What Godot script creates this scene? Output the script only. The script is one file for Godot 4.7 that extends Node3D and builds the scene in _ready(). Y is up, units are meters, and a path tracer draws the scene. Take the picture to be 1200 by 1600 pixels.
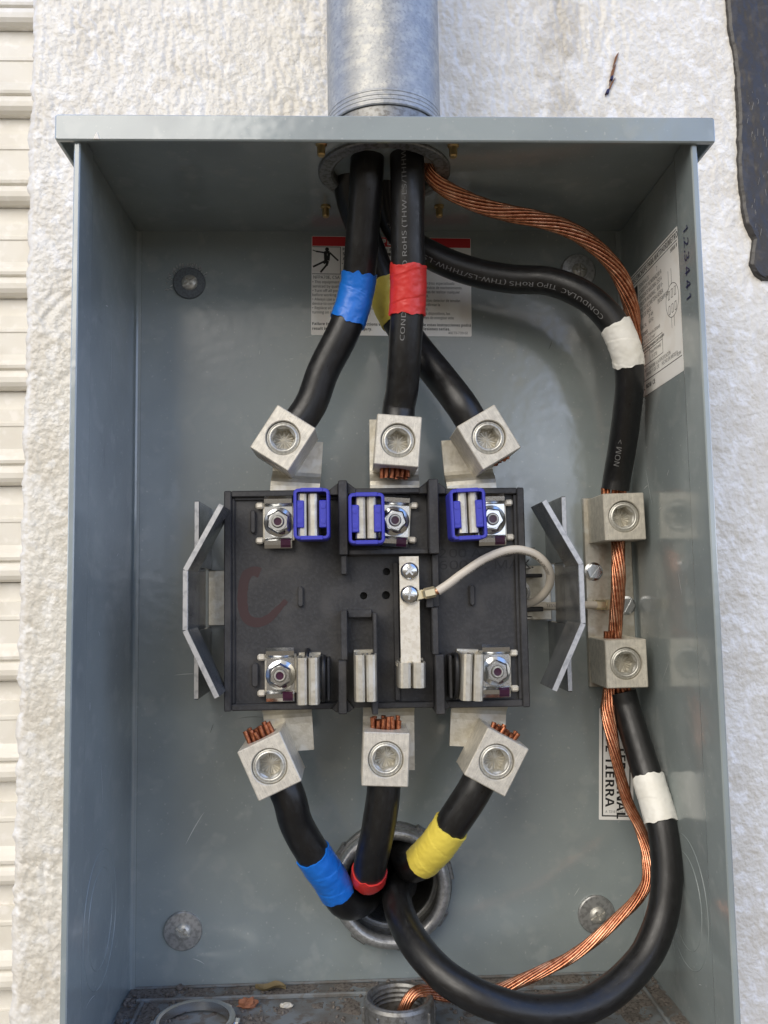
extends Node3D
# All coordinates in the builders are millimetres: x right, y up, z out of the wall,
# origin in the middle of the enclosure's back panel. Meshes are scaled to metres when committed.

const MM := 0.001

class MB:
	var v := PackedVector3Array()
	var n := PackedVector3Array()
	var uv := PackedVector2Array()
	var col := PackedColorArray()
	var cur := Color(1, 1, 1)
	var xf := Transform3D.IDENTITY
	func raw(a: Vector3, b: Vector3, c: Vector3, na: Vector3, nb: Vector3, nc: Vector3, ta := Vector2.ZERO, tb := Vector2.ZERO, tc := Vector2.ZERO):
		var g := (b - a).cross(c - a)
		if g.length_squared() < 1e-14: return
		if g.dot(na + nb + nc) > 0.0:
			v.append(a); v.append(c); v.append(b)
			n.append(na); n.append(nc); n.append(nb)
			uv.append(ta); uv.append(tc); uv.append(tb)
		else:
			v.append(a); v.append(b); v.append(c)
			n.append(na); n.append(nb); n.append(nc)
			uv.append(ta); uv.append(tb); uv.append(tc)
		col.append(cur); col.append(cur); col.append(cur)
	func tri(a: Vector3, b: Vector3, c: Vector3, out: Vector3):
		a = xf * a; b = xf * b; c = xf * c
		out = xf.basis * out
		var g := (b - a).cross(c - a)
		if g.length_squared() < 1e-14: return
		g = g.normalized()
		if g.dot(out) < 0: g = -g
		raw(a, b, c, g, g, g)
	func quad(a: Vector3, b: Vector3, c: Vector3, d: Vector3, out: Vector3):
		tri(a, b, c, out); tri(a, c, d, out)
	func box(c: Vector3, s: Vector3, ch := 0.3):
		var h := s * 0.5
		ch = min(ch, min(h.x, min(h.y, h.z)) * 0.9)
		for ax in 3:
			var a1 := (ax + 1) % 3
			var a2 := (ax + 2) % 3
			for sg in [-1.0, 1.0]:
				var p := []
				for k in [[-1, -1], [1, -1], [1, 1], [-1, 1]]:
					var q := Vector3.ZERO
					q[ax] = sg * h[ax]; q[a1] = k[0] * (h[a1] - ch); q[a2] = k[1] * (h[a2] - ch)
					p.append(c + q)
				var o := Vector3.ZERO
				o[ax] = sg
				quad(p[0], p[1], p[2], p[3], o)
			if ch > 0.0:
				for s1 in [-1.0, 1.0]:
					for s2 in [-1.0, 1.0]:
						var p := []
						for e in [-1.0, 1.0]:
							var q := Vector3.ZERO
							q[ax] = e * (h[ax] - ch); q[a1] = s1 * h[a1]; q[a2] = s2 * (h[a2] - ch); p.append(c + q)
							q[a1] = s1 * (h[a1] - ch); q[a2] = s2 * h[a2]; p.append(c + q)
						var o := Vector3.ZERO
						o[a1] = s1; o[a2] = s2
						quad(p[0], p[1], p[3], p[2], o)
		if ch > 0.0:
			for sx in [-1.0, 1.0]:
				for sy in [-1.0, 1.0]:
					for sz in [-1.0, 1.0]:
						var s3 := Vector3(sx, sy, sz)
						tri(c + s3 * Vector3(h.x, h.y - ch, h.z - ch), c + s3 * Vector3(h.x - ch, h.y, h.z - ch), c + s3 * Vector3(h.x - ch, h.y - ch, h.z), s3)
	# box given by its corners
	func bb(x0: float, x1: float, y0: float, y1: float, z0: float, z1: float, ch := 0.3):
		box(Vector3(x0 + x1, y0 + y1, z0 + z1) * 0.5, Vector3(x1 - x0, y1 - y0, z1 - z0).abs(), ch)
	# polygon (anticlockwise) extruded along z with a bevelled front edge
	func prism(poly: PackedVector2Array, z0: float, z1: float, bev := 0.3):
		if Geometry2D.is_polygon_clockwise(poly): poly.reverse()
		var m := poly.size()
		var ins := PackedVector2Array()
		for i in m:
			var e1 := (poly[i] - poly[(i + m - 1) % m]).normalized()
			var e2 := (poly[(i + 1) % m] - poly[i]).normalized()
			var n1 := Vector2(-e1.y, e1.x)
			var n2 := Vector2(-e2.y, e2.x)
			ins.append(poly[i] + (n1 + n2) / max(0.3, 1.0 + n1.dot(n2)) * bev)
		var idx := Geometry2D.triangulate_polygon(ins)
		for t in range(0, idx.size(), 3):
			tri(V(ins[idx[t]], z1), V(ins[idx[t + 1]], z1), V(ins[idx[t + 2]], z1), Vector3.BACK)
			tri(V(poly[idx[t]], z0), V(poly[idx[t + 1]], z0), V(poly[idx[t + 2]], z0), Vector3.FORWARD)
		for i in m:
			var j := (i + 1) % m
			var e := (poly[j] - poly[i]).normalized()
			var o := Vector3(e.y, -e.x, 0)
			quad(V(poly[i], z0), V(poly[j], z0), V(poly[j], z1 - bev), V(poly[i], z1 - bev), o)
			if bev > 0.0:
				quad(V(poly[i], z1 - bev), V(poly[j], z1 - bev), V(ins[j], z1), V(ins[i], z1), o + Vector3.BACK)
	func V(p: Vector2, z: float) -> Vector3: return Vector3(p.x, p.y, z)
	# sheet bent along a polyline in the (y, z) plane, w0..w1 along x
	func sheet(line: Array, th: float, w0: float, w1: float):
		var m := line.size()
		var a := []
		var b := []
		for i in m:
			var d := Vector2.ZERO
			var ds := []
			if i > 0: ds.append((line[i] - line[i - 1]).normalized())
			if i < m - 1: ds.append((line[i + 1] - line[i]).normalized())
			for q in ds: d += Vector2(-q.y, q.x)
			var k: float = 1.0 if ds.size() == 1 else 2.0 / max(0.5, 1.0 + ds[0].dot(ds[1]))
			var off: Vector2 = d / ds.size() * k * th * 0.5
			a.append(line[i] + off); b.append(line[i] - off)
		var L := func(p, x): return Vector3(x, p.x, p.y)
		for i in m - 1:
			var q: Vector2 = (line[i + 1] - line[i]).normalized()
			var o := Vector3(0, -q.y, q.x)
			quad(L.call(a[i], w0), L.call(a[i + 1], w0), L.call(a[i + 1], w1), L.call(a[i], w1), o)
			quad(L.call(b[i], w0), L.call(b[i + 1], w0), L.call(b[i + 1], w1), L.call(b[i], w1), -o)
			quad(L.call(a[i], w0), L.call(a[i + 1], w0), L.call(b[i + 1], w0), L.call(b[i], w0), Vector3.LEFT)
			quad(L.call(a[i], w1), L.call(a[i + 1], w1), L.call(b[i + 1], w1), L.call(b[i], w1), Vector3.RIGHT)
		for e in [0, m - 1]:
			var q: Vector2 = (line[1] - line[0]) if e == 0 else (line[m - 1] - line[m - 2])
			var s := -1.0 if e == 0 else 1.0
			quad(L.call(a[e], w0), L.call(b[e], w0), L.call(b[e], w1), L.call(a[e], w1), Vector3(0, q.x, q.y) * s)
	# flat plate hx by hy (half sizes) at z with a round hole
	func holed(hx: float, hy: float, r: float, z: float, cx := 0.0, cy := 0.0, seg := 48, out := Vector3.BACK):
		var P := func(k: int):
			var a := TAU * k / seg
			var d := Vector2(cos(a), sin(a))
			var t: float = 1e9
			if abs(d.x) > 1e-6: t = min(t, ((hx if d.x > 0 else -hx) - cx) / d.x)
			if abs(d.y) > 1e-6: t = min(t, ((hy if d.y > 0 else -hy) - cy) / d.y)
			return [Vector2(cx, cy) + d * t, Vector2(cx, cy) + d * r]
		for k in seg:
			var a = P.call(k)
			var b = P.call(k + 1)
			quad(V(a[0], z), V(b[0], z), V(b[1], z), V(a[1], z), out)
			# corner filler where the two outer points lie on different sides
			var q: Vector2 = a[0]
			var w: Vector2 = b[0]
			if abs(q.x - w.x) > 1e-4 and abs(q.y - w.y) > 1e-4:
				var c := Vector2(hx if q.x + w.x > 0 else -hx, hy if q.y + w.y > 0 else -hy)
				tri(V(q, z), V(c, z), V(w, z), out)
	# turned shape: profile of (radius, height along z)
	func lathe(prof: Array, seg := 40):
		for i in prof.size() - 1:
			var p: Vector2 = prof[i]
			var q: Vector2 = prof[i + 1]
			var d := (q - p).normalized()
			var nn := Vector2(d.y, -d.x)
			for k in seg:
				var a0 := TAU * k / seg
				var a1 := TAU * (k + 1) / seg
				var c0 := Vector3(cos(a0), sin(a0), 0)
				var c1 := Vector3(cos(a1), sin(a1), 0)
				var z := Vector3.BACK
				var A: Vector3 = xf * (c0 * p.x + z * p.y)
				var B: Vector3 = xf * (c1 * p.x + z * p.y)
				var C: Vector3 = xf * (c1 * q.x + z * q.y)
				var D: Vector3 = xf * (c0 * q.x + z * q.y)
				var n0: Vector3 = (xf.basis * (c0 * nn.x + z * nn.y)).normalized()
				var n1: Vector3 = (xf.basis * (c1 * nn.x + z * nn.y)).normalized()
				raw(A, B, C, n0, n1, n1)
				raw(A, C, D, n0, n1, n0)
	# tube along dense points; rf(s, angle) returns a radius
	func tube(pts: PackedVector3Array, r: float, seg := 20, caps := true, rf = null, af = null):
		var fr := frames(pts)
		var m := pts.size()
		var ring := []
		var s := 0.0
		for i in m:
			if i > 0: s += pts[i].distance_to(pts[i - 1])
			var row := PackedVector3Array()
			for k in seg:
				var a := PI + TAU * k / seg
				var rr: float = r if rf == null else rf.call(s, a)
				var q: Vector3 = pts[i] + (fr[i][0] * cos(a) + fr[i][1] * sin(a)) * rr
				if af != null: q += fr[i][2] * af.call(s, a)
				row.append(q)
			ring.append(row)
		s = 0.0
		var nr := []
		for i in m:
			var row := PackedVector3Array()
			for k in seg:
				if rf == null: row.append((ring[i][k] - pts[i]).normalized())
				else:
					var dk: Vector3 = ring[i][(k + 1) % seg] - ring[i][(k + seg - 1) % seg]
					var di: Vector3 = ring[min(i + 1, m - 1)][k] - ring[max(i - 1, 0)][k]
					row.append(dk.cross(di).normalized())
			nr.append(row)
		for i in m - 1:
			var s2 := s + pts[i].distance_to(pts[i + 1])
			for k in seg:
				var j := (k + 1) % seg
				var n00: Vector3 = nr[i][k]
				var n01: Vector3 = nr[i][j]
				var n10: Vector3 = nr[i + 1][k]
				var n11: Vector3 = nr[i + 1][j]
				var u0 := float(k) / seg
				var u1 := float(k + 1) / seg
				raw(ring[i][k], ring[i][j], ring[i + 1][j], n00, n01, n11, Vector2(u0, s / 60.0), Vector2(u1, s / 60.0), Vector2(u1, s2 / 60.0))
				raw(ring[i][k], ring[i + 1][j], ring[i + 1][k], n00, n11, n10, Vector2(u0, s / 60.0), Vector2(u1, s2 / 60.0), Vector2(u0, s2 / 60.0))
			s = s2
		if caps:
			for e in [0, m - 1]:
				var o: Vector3 = (pts[0] - pts[1]) if e == 0 else (pts[m - 1] - pts[m - 2])
				o = o.normalized()
				for k in seg:
					raw(pts[e], ring[e][k], ring[e][(k + 1) % seg], o, o, o)
	static func frames(pts: PackedVector3Array) -> Array:
		var out := []
		var t0 := (pts[1] - pts[0]).normalized()
		var up := Vector3.BACK if abs(t0.z) < 0.9 else Vector3.UP
		var u := (up - t0 * up.dot(t0)).normalized()
		for i in pts.size():
			var t := (pts[min(i + 1, pts.size() - 1)] - pts[max(i - 1, 0)]).normalized()
			u = (u - t * u.dot(t)).normalized()
			out.append([u, t.cross(u), t])
		return out
	# lettering: flat text of cap height h; place maps (x, y) of the line to a point and normal
	func text(s: String, h: float, place: Callable, bold := false, align := 0, squeeze := 1.0):
		var tm := TextMesh.new()
		var f := SystemFont.new()
		f.font_names = PackedStringArray(["Droid Sans"])
		if bold: f.font_weight = 700
		tm.font = f
		tm.text = s
		tm.font_size = 32
		tm.pixel_size = 1.0
		tm.curve_step = 2.0
		tm.depth = 0.0
		tm.horizontal_alignment = HORIZONTAL_ALIGNMENT_LEFT
		tm.vertical_alignment = VERTICAL_ALIGNMENT_CENTER
		var arr := tm.get_mesh_arrays()
		var vs: PackedVector3Array = arr[Mesh.ARRAY_VERTEX]
		var ids = arr[Mesh.ARRAY_INDEX]
		var k := h / 23.0
		var x0 := 1e9
		var x1 := -1e9
		for p in vs:
			x0 = min(x0, p.x); x1 = max(x1, p.x)
		var sh := -x0 if align == 0 else -(x0 + x1) * 0.5
		var order := []
		if ids != null and ids.size() > 0:
			for i in ids: order.append(i)
		else:
			for i in vs.size(): order.append(i)
		for t in range(0, order.size() - 2, 3):
			var q := []
			for e in 3:
				var p: Vector3 = vs[order[t + e]]
				q.append(place.call((p.x + sh) * k * squeeze, p.y * k))
			if (q[1][0] - q[0][0]).cross(q[2][0] - q[0][0]).length_squared() < 1e-12: continue
			raw(q[0][0], q[1][0], q[2][0], q[0][1], q[1][1], q[2][1])
		return (x1 - x0) * k * squeeze
	func mesh(base := Vector3.ZERO, colours := false) -> ArrayMesh:
		var a := []
		a.resize(Mesh.ARRAY_MAX)
		var vv := PackedVector3Array()
		vv.resize(v.size())
		for i in v.size(): vv[i] = (v[i] - base) * 0.001
		a[Mesh.ARRAY_VERTEX] = vv
		a[Mesh.ARRAY_NORMAL] = n
		a[Mesh.ARRAY_TEX_UV] = uv
		if colours: a[Mesh.ARRAY_COLOR] = col
		var m := ArrayMesh.new()
		m.add_surface_from_arrays(Mesh.PRIMITIVE_TRIANGLES, a)
		return m

# ---------- scene tree helpers
var taken := {}
var M := {}
func inst(called: String, m: Mesh, mt: Material, parent: Node3D, xf := Transform3D.IDENTITY) -> MeshInstance3D:
	var o := MeshInstance3D.new()
	o.mesh = m
	o.material_override = mt
	o.name = called
	var base: Vector3 = parent.get_meta("at") if parent.has_meta("at") else Vector3.ZERO
	o.transform = Transform3D(xf.basis, (xf.origin - base) * MM)
	parent.add_child(o, true)
	o.set_meta("at", Vector3.ZERO)
	return o
func numbered(called: String) -> String:
	var k: int = taken.get(called, 0)
	taken[called] = k + 1
	return called if k == 0 else "%s_%03d" % [called, k]
func tag(o: Node, label: String, category: String, group := "", kind := ""):
	if label: o.set_meta("label", label)
	if category: o.set_meta("category", category)
	if group: o.set_meta("group", group)
	if kind: o.set_meta("kind", kind)
func thing(called: String, label: String, category: String, at := Vector3.ZERO, group := "") -> Node3D:
	var o := Node3D.new()
	o.name = numbered(called)
	o.position = at * MM
	add_child(o)
	tag(o, label, category, group)
	o.set_meta("at", at)
	return o
func obj(called: String, mb: MB, mat: Material, parent: Node3D = null) -> MeshInstance3D:
	var o := MeshInstance3D.new()
	var base := Vector3.ZERO
	var p: Node = parent
	if p != null and p.has_meta("at"): base = p.get_meta("at")
	o.mesh = mb.mesh(base)
	o.material_override = mat
	o.cast_shadow = GeometryInstance3D.SHADOW_CASTING_SETTING_ON
	o.name = numbered(called) if parent == null else called
	if parent == null: add_child(o)
	else: parent.add_child(o, true)
	o.set_meta("at", base)
	return o
func strip_meta(o: Node):
	if o.has_meta("at"): o.remove_meta("at")
	for c in o.get_children(): strip_meta(c)
func catmull(p: Array, step := 2.0) -> PackedVector3Array:
	var out := PackedVector3Array()
	var c := Curve3D.new()
	c.bake_interval = step
	for i in p.size():
		var a: Vector3 = p[max(i - 1, 0)]
		var b: Vector3 = p[min(i + 1, p.size() - 1)]
		var t := (b - a).normalized()
		var li: float = 0.0 if i == 0 else p[i].distance_to(p[i - 1]) / 3.0
		var lo: float = 0.0 if i == p.size() - 1 else p[i].distance_to(p[i + 1]) / 3.0
		c.add_point(p[i], -t * li, t * lo)
	var L := c.get_baked_length()
	var m := int(ceil(L / step))
	for i in m + 1: out.append(c.sample_baked(L * i / m, true))
	return out
func nearest(pts: PackedVector3Array, q: Vector3) -> int:
	var best := 0
	for i in pts.size():
		if pts[i].distance_squared_to(q) < pts[best].distance_squared_to(q): best = i
	return best
func sub(pts: PackedVector3Array, a: int, b: int) -> PackedVector3Array: return pts.slice(max(a, 0), min(b + 1, pts.size()))
func turn_z(deg: float, at: Vector3) -> Transform3D: return Transform3D(Basis(Vector3.BACK, deg_to_rad(deg)), at)
func circle(r: float, m: int, c := Vector2.ZERO, a0 := 0.0) -> PackedVector2Array:
	var p := PackedVector2Array()
	for i in m: p.append(c + Vector2.from_angle(a0 + TAU * i / m) * r)
	return p
func stadium(w: float, h: float, c := Vector2.ZERO) -> PackedVector2Array:
	var p := PackedVector2Array()
	for i in 9: p.append(c + Vector2(0, h / 2 - w / 2) + Vector2.from_angle(PI * i / 8) * w / 2)
	for i in 9: p.append(c + Vector2(0, -h / 2 + w / 2) + Vector2.from_angle(PI + PI * i / 8) * w / 2)
	return p
func rrect(w: float, h: float, r: float, c := Vector2.ZERO, m := 4) -> PackedVector2Array:
	var p := PackedVector2Array()
	for q in 4:
		var cc := c + Vector2((w / 2 - r) * (1 if q in [0, 3] else -1), (h / 2 - r) * (1 if q < 2 else -1))
		for i in m + 1: p.append(cc + Vector2.from_angle(PI / 2 * q + PI / 2 * i / m) * r)
	return p

# ---------- materials
func noise(freq: float, oct: int, sd: int, type := FastNoiseLite.TYPE_SIMPLEX_SMOOTH) -> FastNoiseLite:
	var f := FastNoiseLite.new()
	f.noise_type = type
	f.frequency = freq
	f.seed = sd
	f.fractal_type = FastNoiseLite.FRACTAL_FBM if oct > 1 else FastNoiseLite.FRACTAL_NONE
	f.fractal_octaves = oct
	return f
func nimg(freq: float, oct: int, sd: int, size := 512, type := FastNoiseLite.TYPE_SIMPLEX_SMOOTH) -> Image:
	return noise(freq, oct, sd, type).get_seamless_image(size, size)
# colour map from several noise images: each layer [image, colour, low, high]
func cmap(base: Color, layers: Array, size := 512) -> ImageTexture:
	var b := PackedByteArray()
	b.resize(size * size * 3)
	var ds := []
	for l in layers:
		l[0].convert(Image.FORMAT_L8)
		ds.append(l[0].get_data())
	var bc := Vector3(base.r, base.g, base.b)
	var cs := []
	for l in layers: cs.append(Vector3(l[1].r, l[1].g, l[1].b))
	for i in size * size:
		var c := bc
		for k in layers.size():
			var t: float = clamp((ds[k][i] / 255.0 - layers[k][2]) / (layers[k][3] - layers[k][2]), 0.0, 1.0)
			c = c.lerp(cs[k], t * (layers[k][4] if layers[k].size() > 4 else 1.0))
		b[i * 3] = int(clamp(c.x, 0, 1) * 255.0); b[i * 3 + 1] = int(clamp(c.y, 0, 1) * 255.0); b[i * 3 + 2] = int(clamp(c.z, 0, 1) * 255.0)
	return ImageTexture.create_from_image(Image.create_from_data(size, size, false, Image.FORMAT_RGB8, b))
func nmap(im: Image, k: float) -> ImageTexture:
	var c := Image.new()
	c.copy_from(im)
	c.convert(Image.FORMAT_RGBA8)
	c.bump_map_to_normal_map(k)
	return ImageTexture.create_from_image(c)
func lin(r: float, g: float, b: float) -> Color: return Color(r, g, b).linear_to_srgb()
func mat(c: Color, rough: float, metal := 0.0, tex: Texture2D = null, sc := 20.0, nm: Texture2D = null, nk := 1.0, rt: Texture2D = null) -> StandardMaterial3D:
	var m := StandardMaterial3D.new()
	m.albedo_color = c
	m.roughness = rough
	m.metallic = metal
	if tex or nm or rt:
		m.uv1_triplanar = true
		m.uv1_world_triplanar = true
		m.uv1_scale = Vector3.ONE * sc
	if tex: m.albedo_texture = tex
	if rt:
		m.roughness_texture = rt
		m.roughness_texture_channel = BaseMaterial3D.TEXTURE_CHANNEL_RED
	if nm:
		m.normal_enabled = true
		m.normal_texture = nm
		m.normal_scale = nk
	return m

const BLUE := [Vector3(-8.5, 262, 79), Vector3(-8.6, 228, 80.5), Vector3(-10, 201, 78), Vector3(-12.2, 175.7, 69), Vector3(-15, 153.2, 60), Vector3(-21.1, 134, 58), Vector3(-32.7, 111.8, 55), Vector3(-39, 95.5, 53.5), Vector3(-46.7, 83.8, 53.5)]
const RED := [Vector3(9, 262, 81), Vector3(9.6, 228, 83), Vector3(9.9, 193.1, 81.5), Vector3(9.8, 172.8, 77), Vector3(10.1, 149.2, 71), Vector3(8.4, 121.9, 65), Vector3(6.9, 101, 57.5), Vector3(5.5, 93.5, 53.5), Vector3(4.7, 83.6, 53.5)]
const YELLOW := [Vector3(-15.5, 262, 63), Vector3(-16.4, 228, 62), Vector3(-17.6, 207, 54), Vector3(-10.3, 189.2, 38), Vector3(-1.3, 166, 34), Vector3(3.7, 150.4, 33), Vector3(12.8, 133.7, 36), Vector3(27.9, 110.8, 44), Vector3(37.4, 93.9, 53.5), Vector3(43.4, 83.5, 53.5)]
const NEUTRAL := [Vector3(2, 262, 57), Vector3(1.5, 228, 56), Vector3(0.5, 208.6, 49), Vector3(8.6, 190.9, 38), Vector3(27.2, 177.8, 38), Vector3(47.6, 169.7, 38), Vector3(67.8, 165, 40), Vector3(87.4, 162.1, 44), Vector3(104.8, 152.7, 48), Vector3(117.2, 139.3, 50), Vector3(124, 123.9, 50), Vector3(127.1, 109.6, 46), Vector3(127.7, 94.3, 38), Vector3(127.3, 75.4, 28), Vector3(126.5, 61, 20), Vector3(125.6, 53.8, 18.4)]
const LBLUE := [Vector3(-55.2, -89.7, 53.5), Vector3(-51.2, -98.9, 53.5), Vector3(-48.2, -112.1, 49), Vector3(-40.2, -128.7, 43), Vector3(-32.6, -142.8, 35), Vector3(-25, -158.5, 24), Vector3(-15, -163, 4), Vector3(-13, -162, -25), Vector3(-12, -162, -60)]
const LRED := [Vector3(-5.1, -88.6, 53.5), Vector3(-5.6, -98.6, 53.5), Vector3(-8.5, -117.1, 49), Vector3(-11.7, -133.4, 40), Vector3(-12.8, -145.5, 27), Vector3(-11, -145, 8), Vector3(-10, -144, -15), Vector3(-9, -144, -60)]
const LYELLOW := [Vector3(43.1, -89.7, 53.5), Vector3(38.2, -98.5, 53.5), Vector3(28.7, -113.2, 50), Vector3(20.3, -127.5, 42), Vector3(10.8, -139.9, 28), Vector3(8, -142, 5), Vector3(7, -141, -20), Vector3(7, -141, -60)]
const LNEUTRAL := [Vector3(7, -162, -60), Vector3(7, -161, -20), Vector3(6, -157, 5), Vector3(1.5, -155.6, 26), Vector3(3.5, -161.3, 45), Vector3(10.8, -168.9, 62), Vector3(22.9, -177.1, 74), Vector3(41.4, -184.7, 80), Vector3(64.9, -190.6, 78), Vector3(90.1, -189.4, 72), Vector3(114.2, -176.5, 64), Vector3(126.9, -160.2, 58), Vector3(132.4, -140.7, 54), Vector3(133.1, -118, 48), Vector3(130.9, -98.3, 38), Vector3(128.5, -77.8, 26), Vector3(126.5, -64, 19.5), Vector3(124.8, -55.6, 18.4)]
const GROUND := [Vector3(18.5, 262, 70), Vector3(18, 228, 71), Vector3(20.8, 209.5, 72), Vector3(29.5, 202.7, 67), Vector3(52.1, 196.1, 58), Vector3(76.1, 192.7, 54), Vector3(93.7, 189.3, 50), Vector3(111.5, 180.5, 46), Vector3(124.3, 168, 42), Vector3(131.8, 151.8, 38), Vector3(134.6, 137.8, 33), Vector3(134.8, 120.6, 31), Vector3(134.6, 97, 26), Vector3(132.4, 69.8, 18), Vector3(128.3, 50.6, 16), Vector3(126.5, 24, 17), Vector3(125.2, 6.5, 19), Vector3(123.6, -14.2, 18), Vector3(122.3, -28, 17), Vector3(118.1, -56.9, 18), Vector3(116.4, -65, 20), Vector3(117.9, -84.5, 24), Vector3(122.8, -110, 26), Vector3(128.6, -125.3, 29), Vector3(130.2, -137.5, 33), Vector3(126.2, -150.5, 39), Vector3(108.6, -164.8, 44), Vector3(88.3, -178.6, 46), Vector3(65.4, -187.6, 48), Vector3(42.9, -194.3, 50), Vector3(23.9, -192.8, 54), Vector3(9.9, -188.2, 58), Vector3(4.5, -191.2, 60), Vector3(1, -200, 60), Vector3(0, -225, 60)]
const JUMPER_A := [Vector3(22.5, -0, 60), Vector3(27.7, 3.3, 60), Vector3(34.1, 7.9, 60), Vector3(47, 15.9, 60), Vector3(60, 19.9, 59), Vector3(70.6, 18.2, 57), Vector3(77.9, 12.5, 54), Vector3(81.3, 5.1, 48), Vector3(79.5, -2.3, 40), Vector3(73.7, -7, 32), Vector3(60, -9, 26)]
const JUMPER_B := [Vector3(55, -7.5, 12), Vector3(77, -8.4, 11), Vector3(90.3, -9.3, 10), Vector3(109.4, -9, 9), Vector3(115.4, -9.1, 8)]

func _ready():
	# camera
	var cam := Camera3D.new()
	cam.name = "camera"
	cam.transform = Transform3D(Basis(Vector3(0.99917816, -0.01600644, 0.03723986), Vector3(0.01262636, 0.99592542, 0.08929245), Vector3(-0.03851738, -0.08874886, 0.99530902)), Vector3(-0.01969, 0.00153, 0.48487))
	cam.fov = 61.3
	cam.near = 0.01
	cam.far = 50.0
	add_child(cam)
	cam.current = true
	# sky, exposure
	var sky_m := ProceduralSkyMaterial.new()
	sky_m.sky_top_color = Color(0.4, 0.53, 0.75)
	sky_m.sky_horizon_color = Color(0.945, 0.965, 1.0)
	sky_m.sky_curve = 0.16
	sky_m.sky_energy_multiplier = 1.4
	sky_m.ground_horizon_color = Color(0.5, 0.47, 0.43)
	sky_m.ground_bottom_color = Color(0.42, 0.39, 0.35)
	sky_m.ground_curve = 0.1
	var sky := Sky.new()
	sky.sky_material = sky_m
	var env := Environment.new()
	env.background_mode = Environment.BG_SKY
	env.sky = sky
	env.background_energy_multiplier = 1.0
	env.tonemap_mode = Environment.TONE_MAPPER_LINEAR
	env.tonemap_exposure = 1.48
	env.sdfgi_enabled = true
	env.ssao_enabled = true
	env.ssil_enabled = true
	var we := WorldEnvironment.new()
	we.name = "world_environment"
	we.environment = env
	add_child(we)
	# soft sun through haze: high, in front, slightly left
	var sun := DirectionalLight3D.new()
	sun.name = "sun"
	sun.light_energy = 0.5
	sun.light_color = Color(1.0, 0.975, 0.94)
	sun.light_angular_distance = 45.0
	sun.shadow_enabled = true
	add_child(sun)
	sun.look_at_from_position(Vector3(-0.62, 0.75, 1.0), Vector3.ZERO, Vector3.UP)

	make_materials()
	build_background()
	build_conduit()
	build_box()
	build_block()
	build_terminals()
	build_guards()
	build_neutral()
	build_brackets()
	bushing()
	scratches()
	build_cables()
	mounting_screws()
	build_labels()
	build_floor_things()
	for c in get_children(): strip_meta(c)

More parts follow.
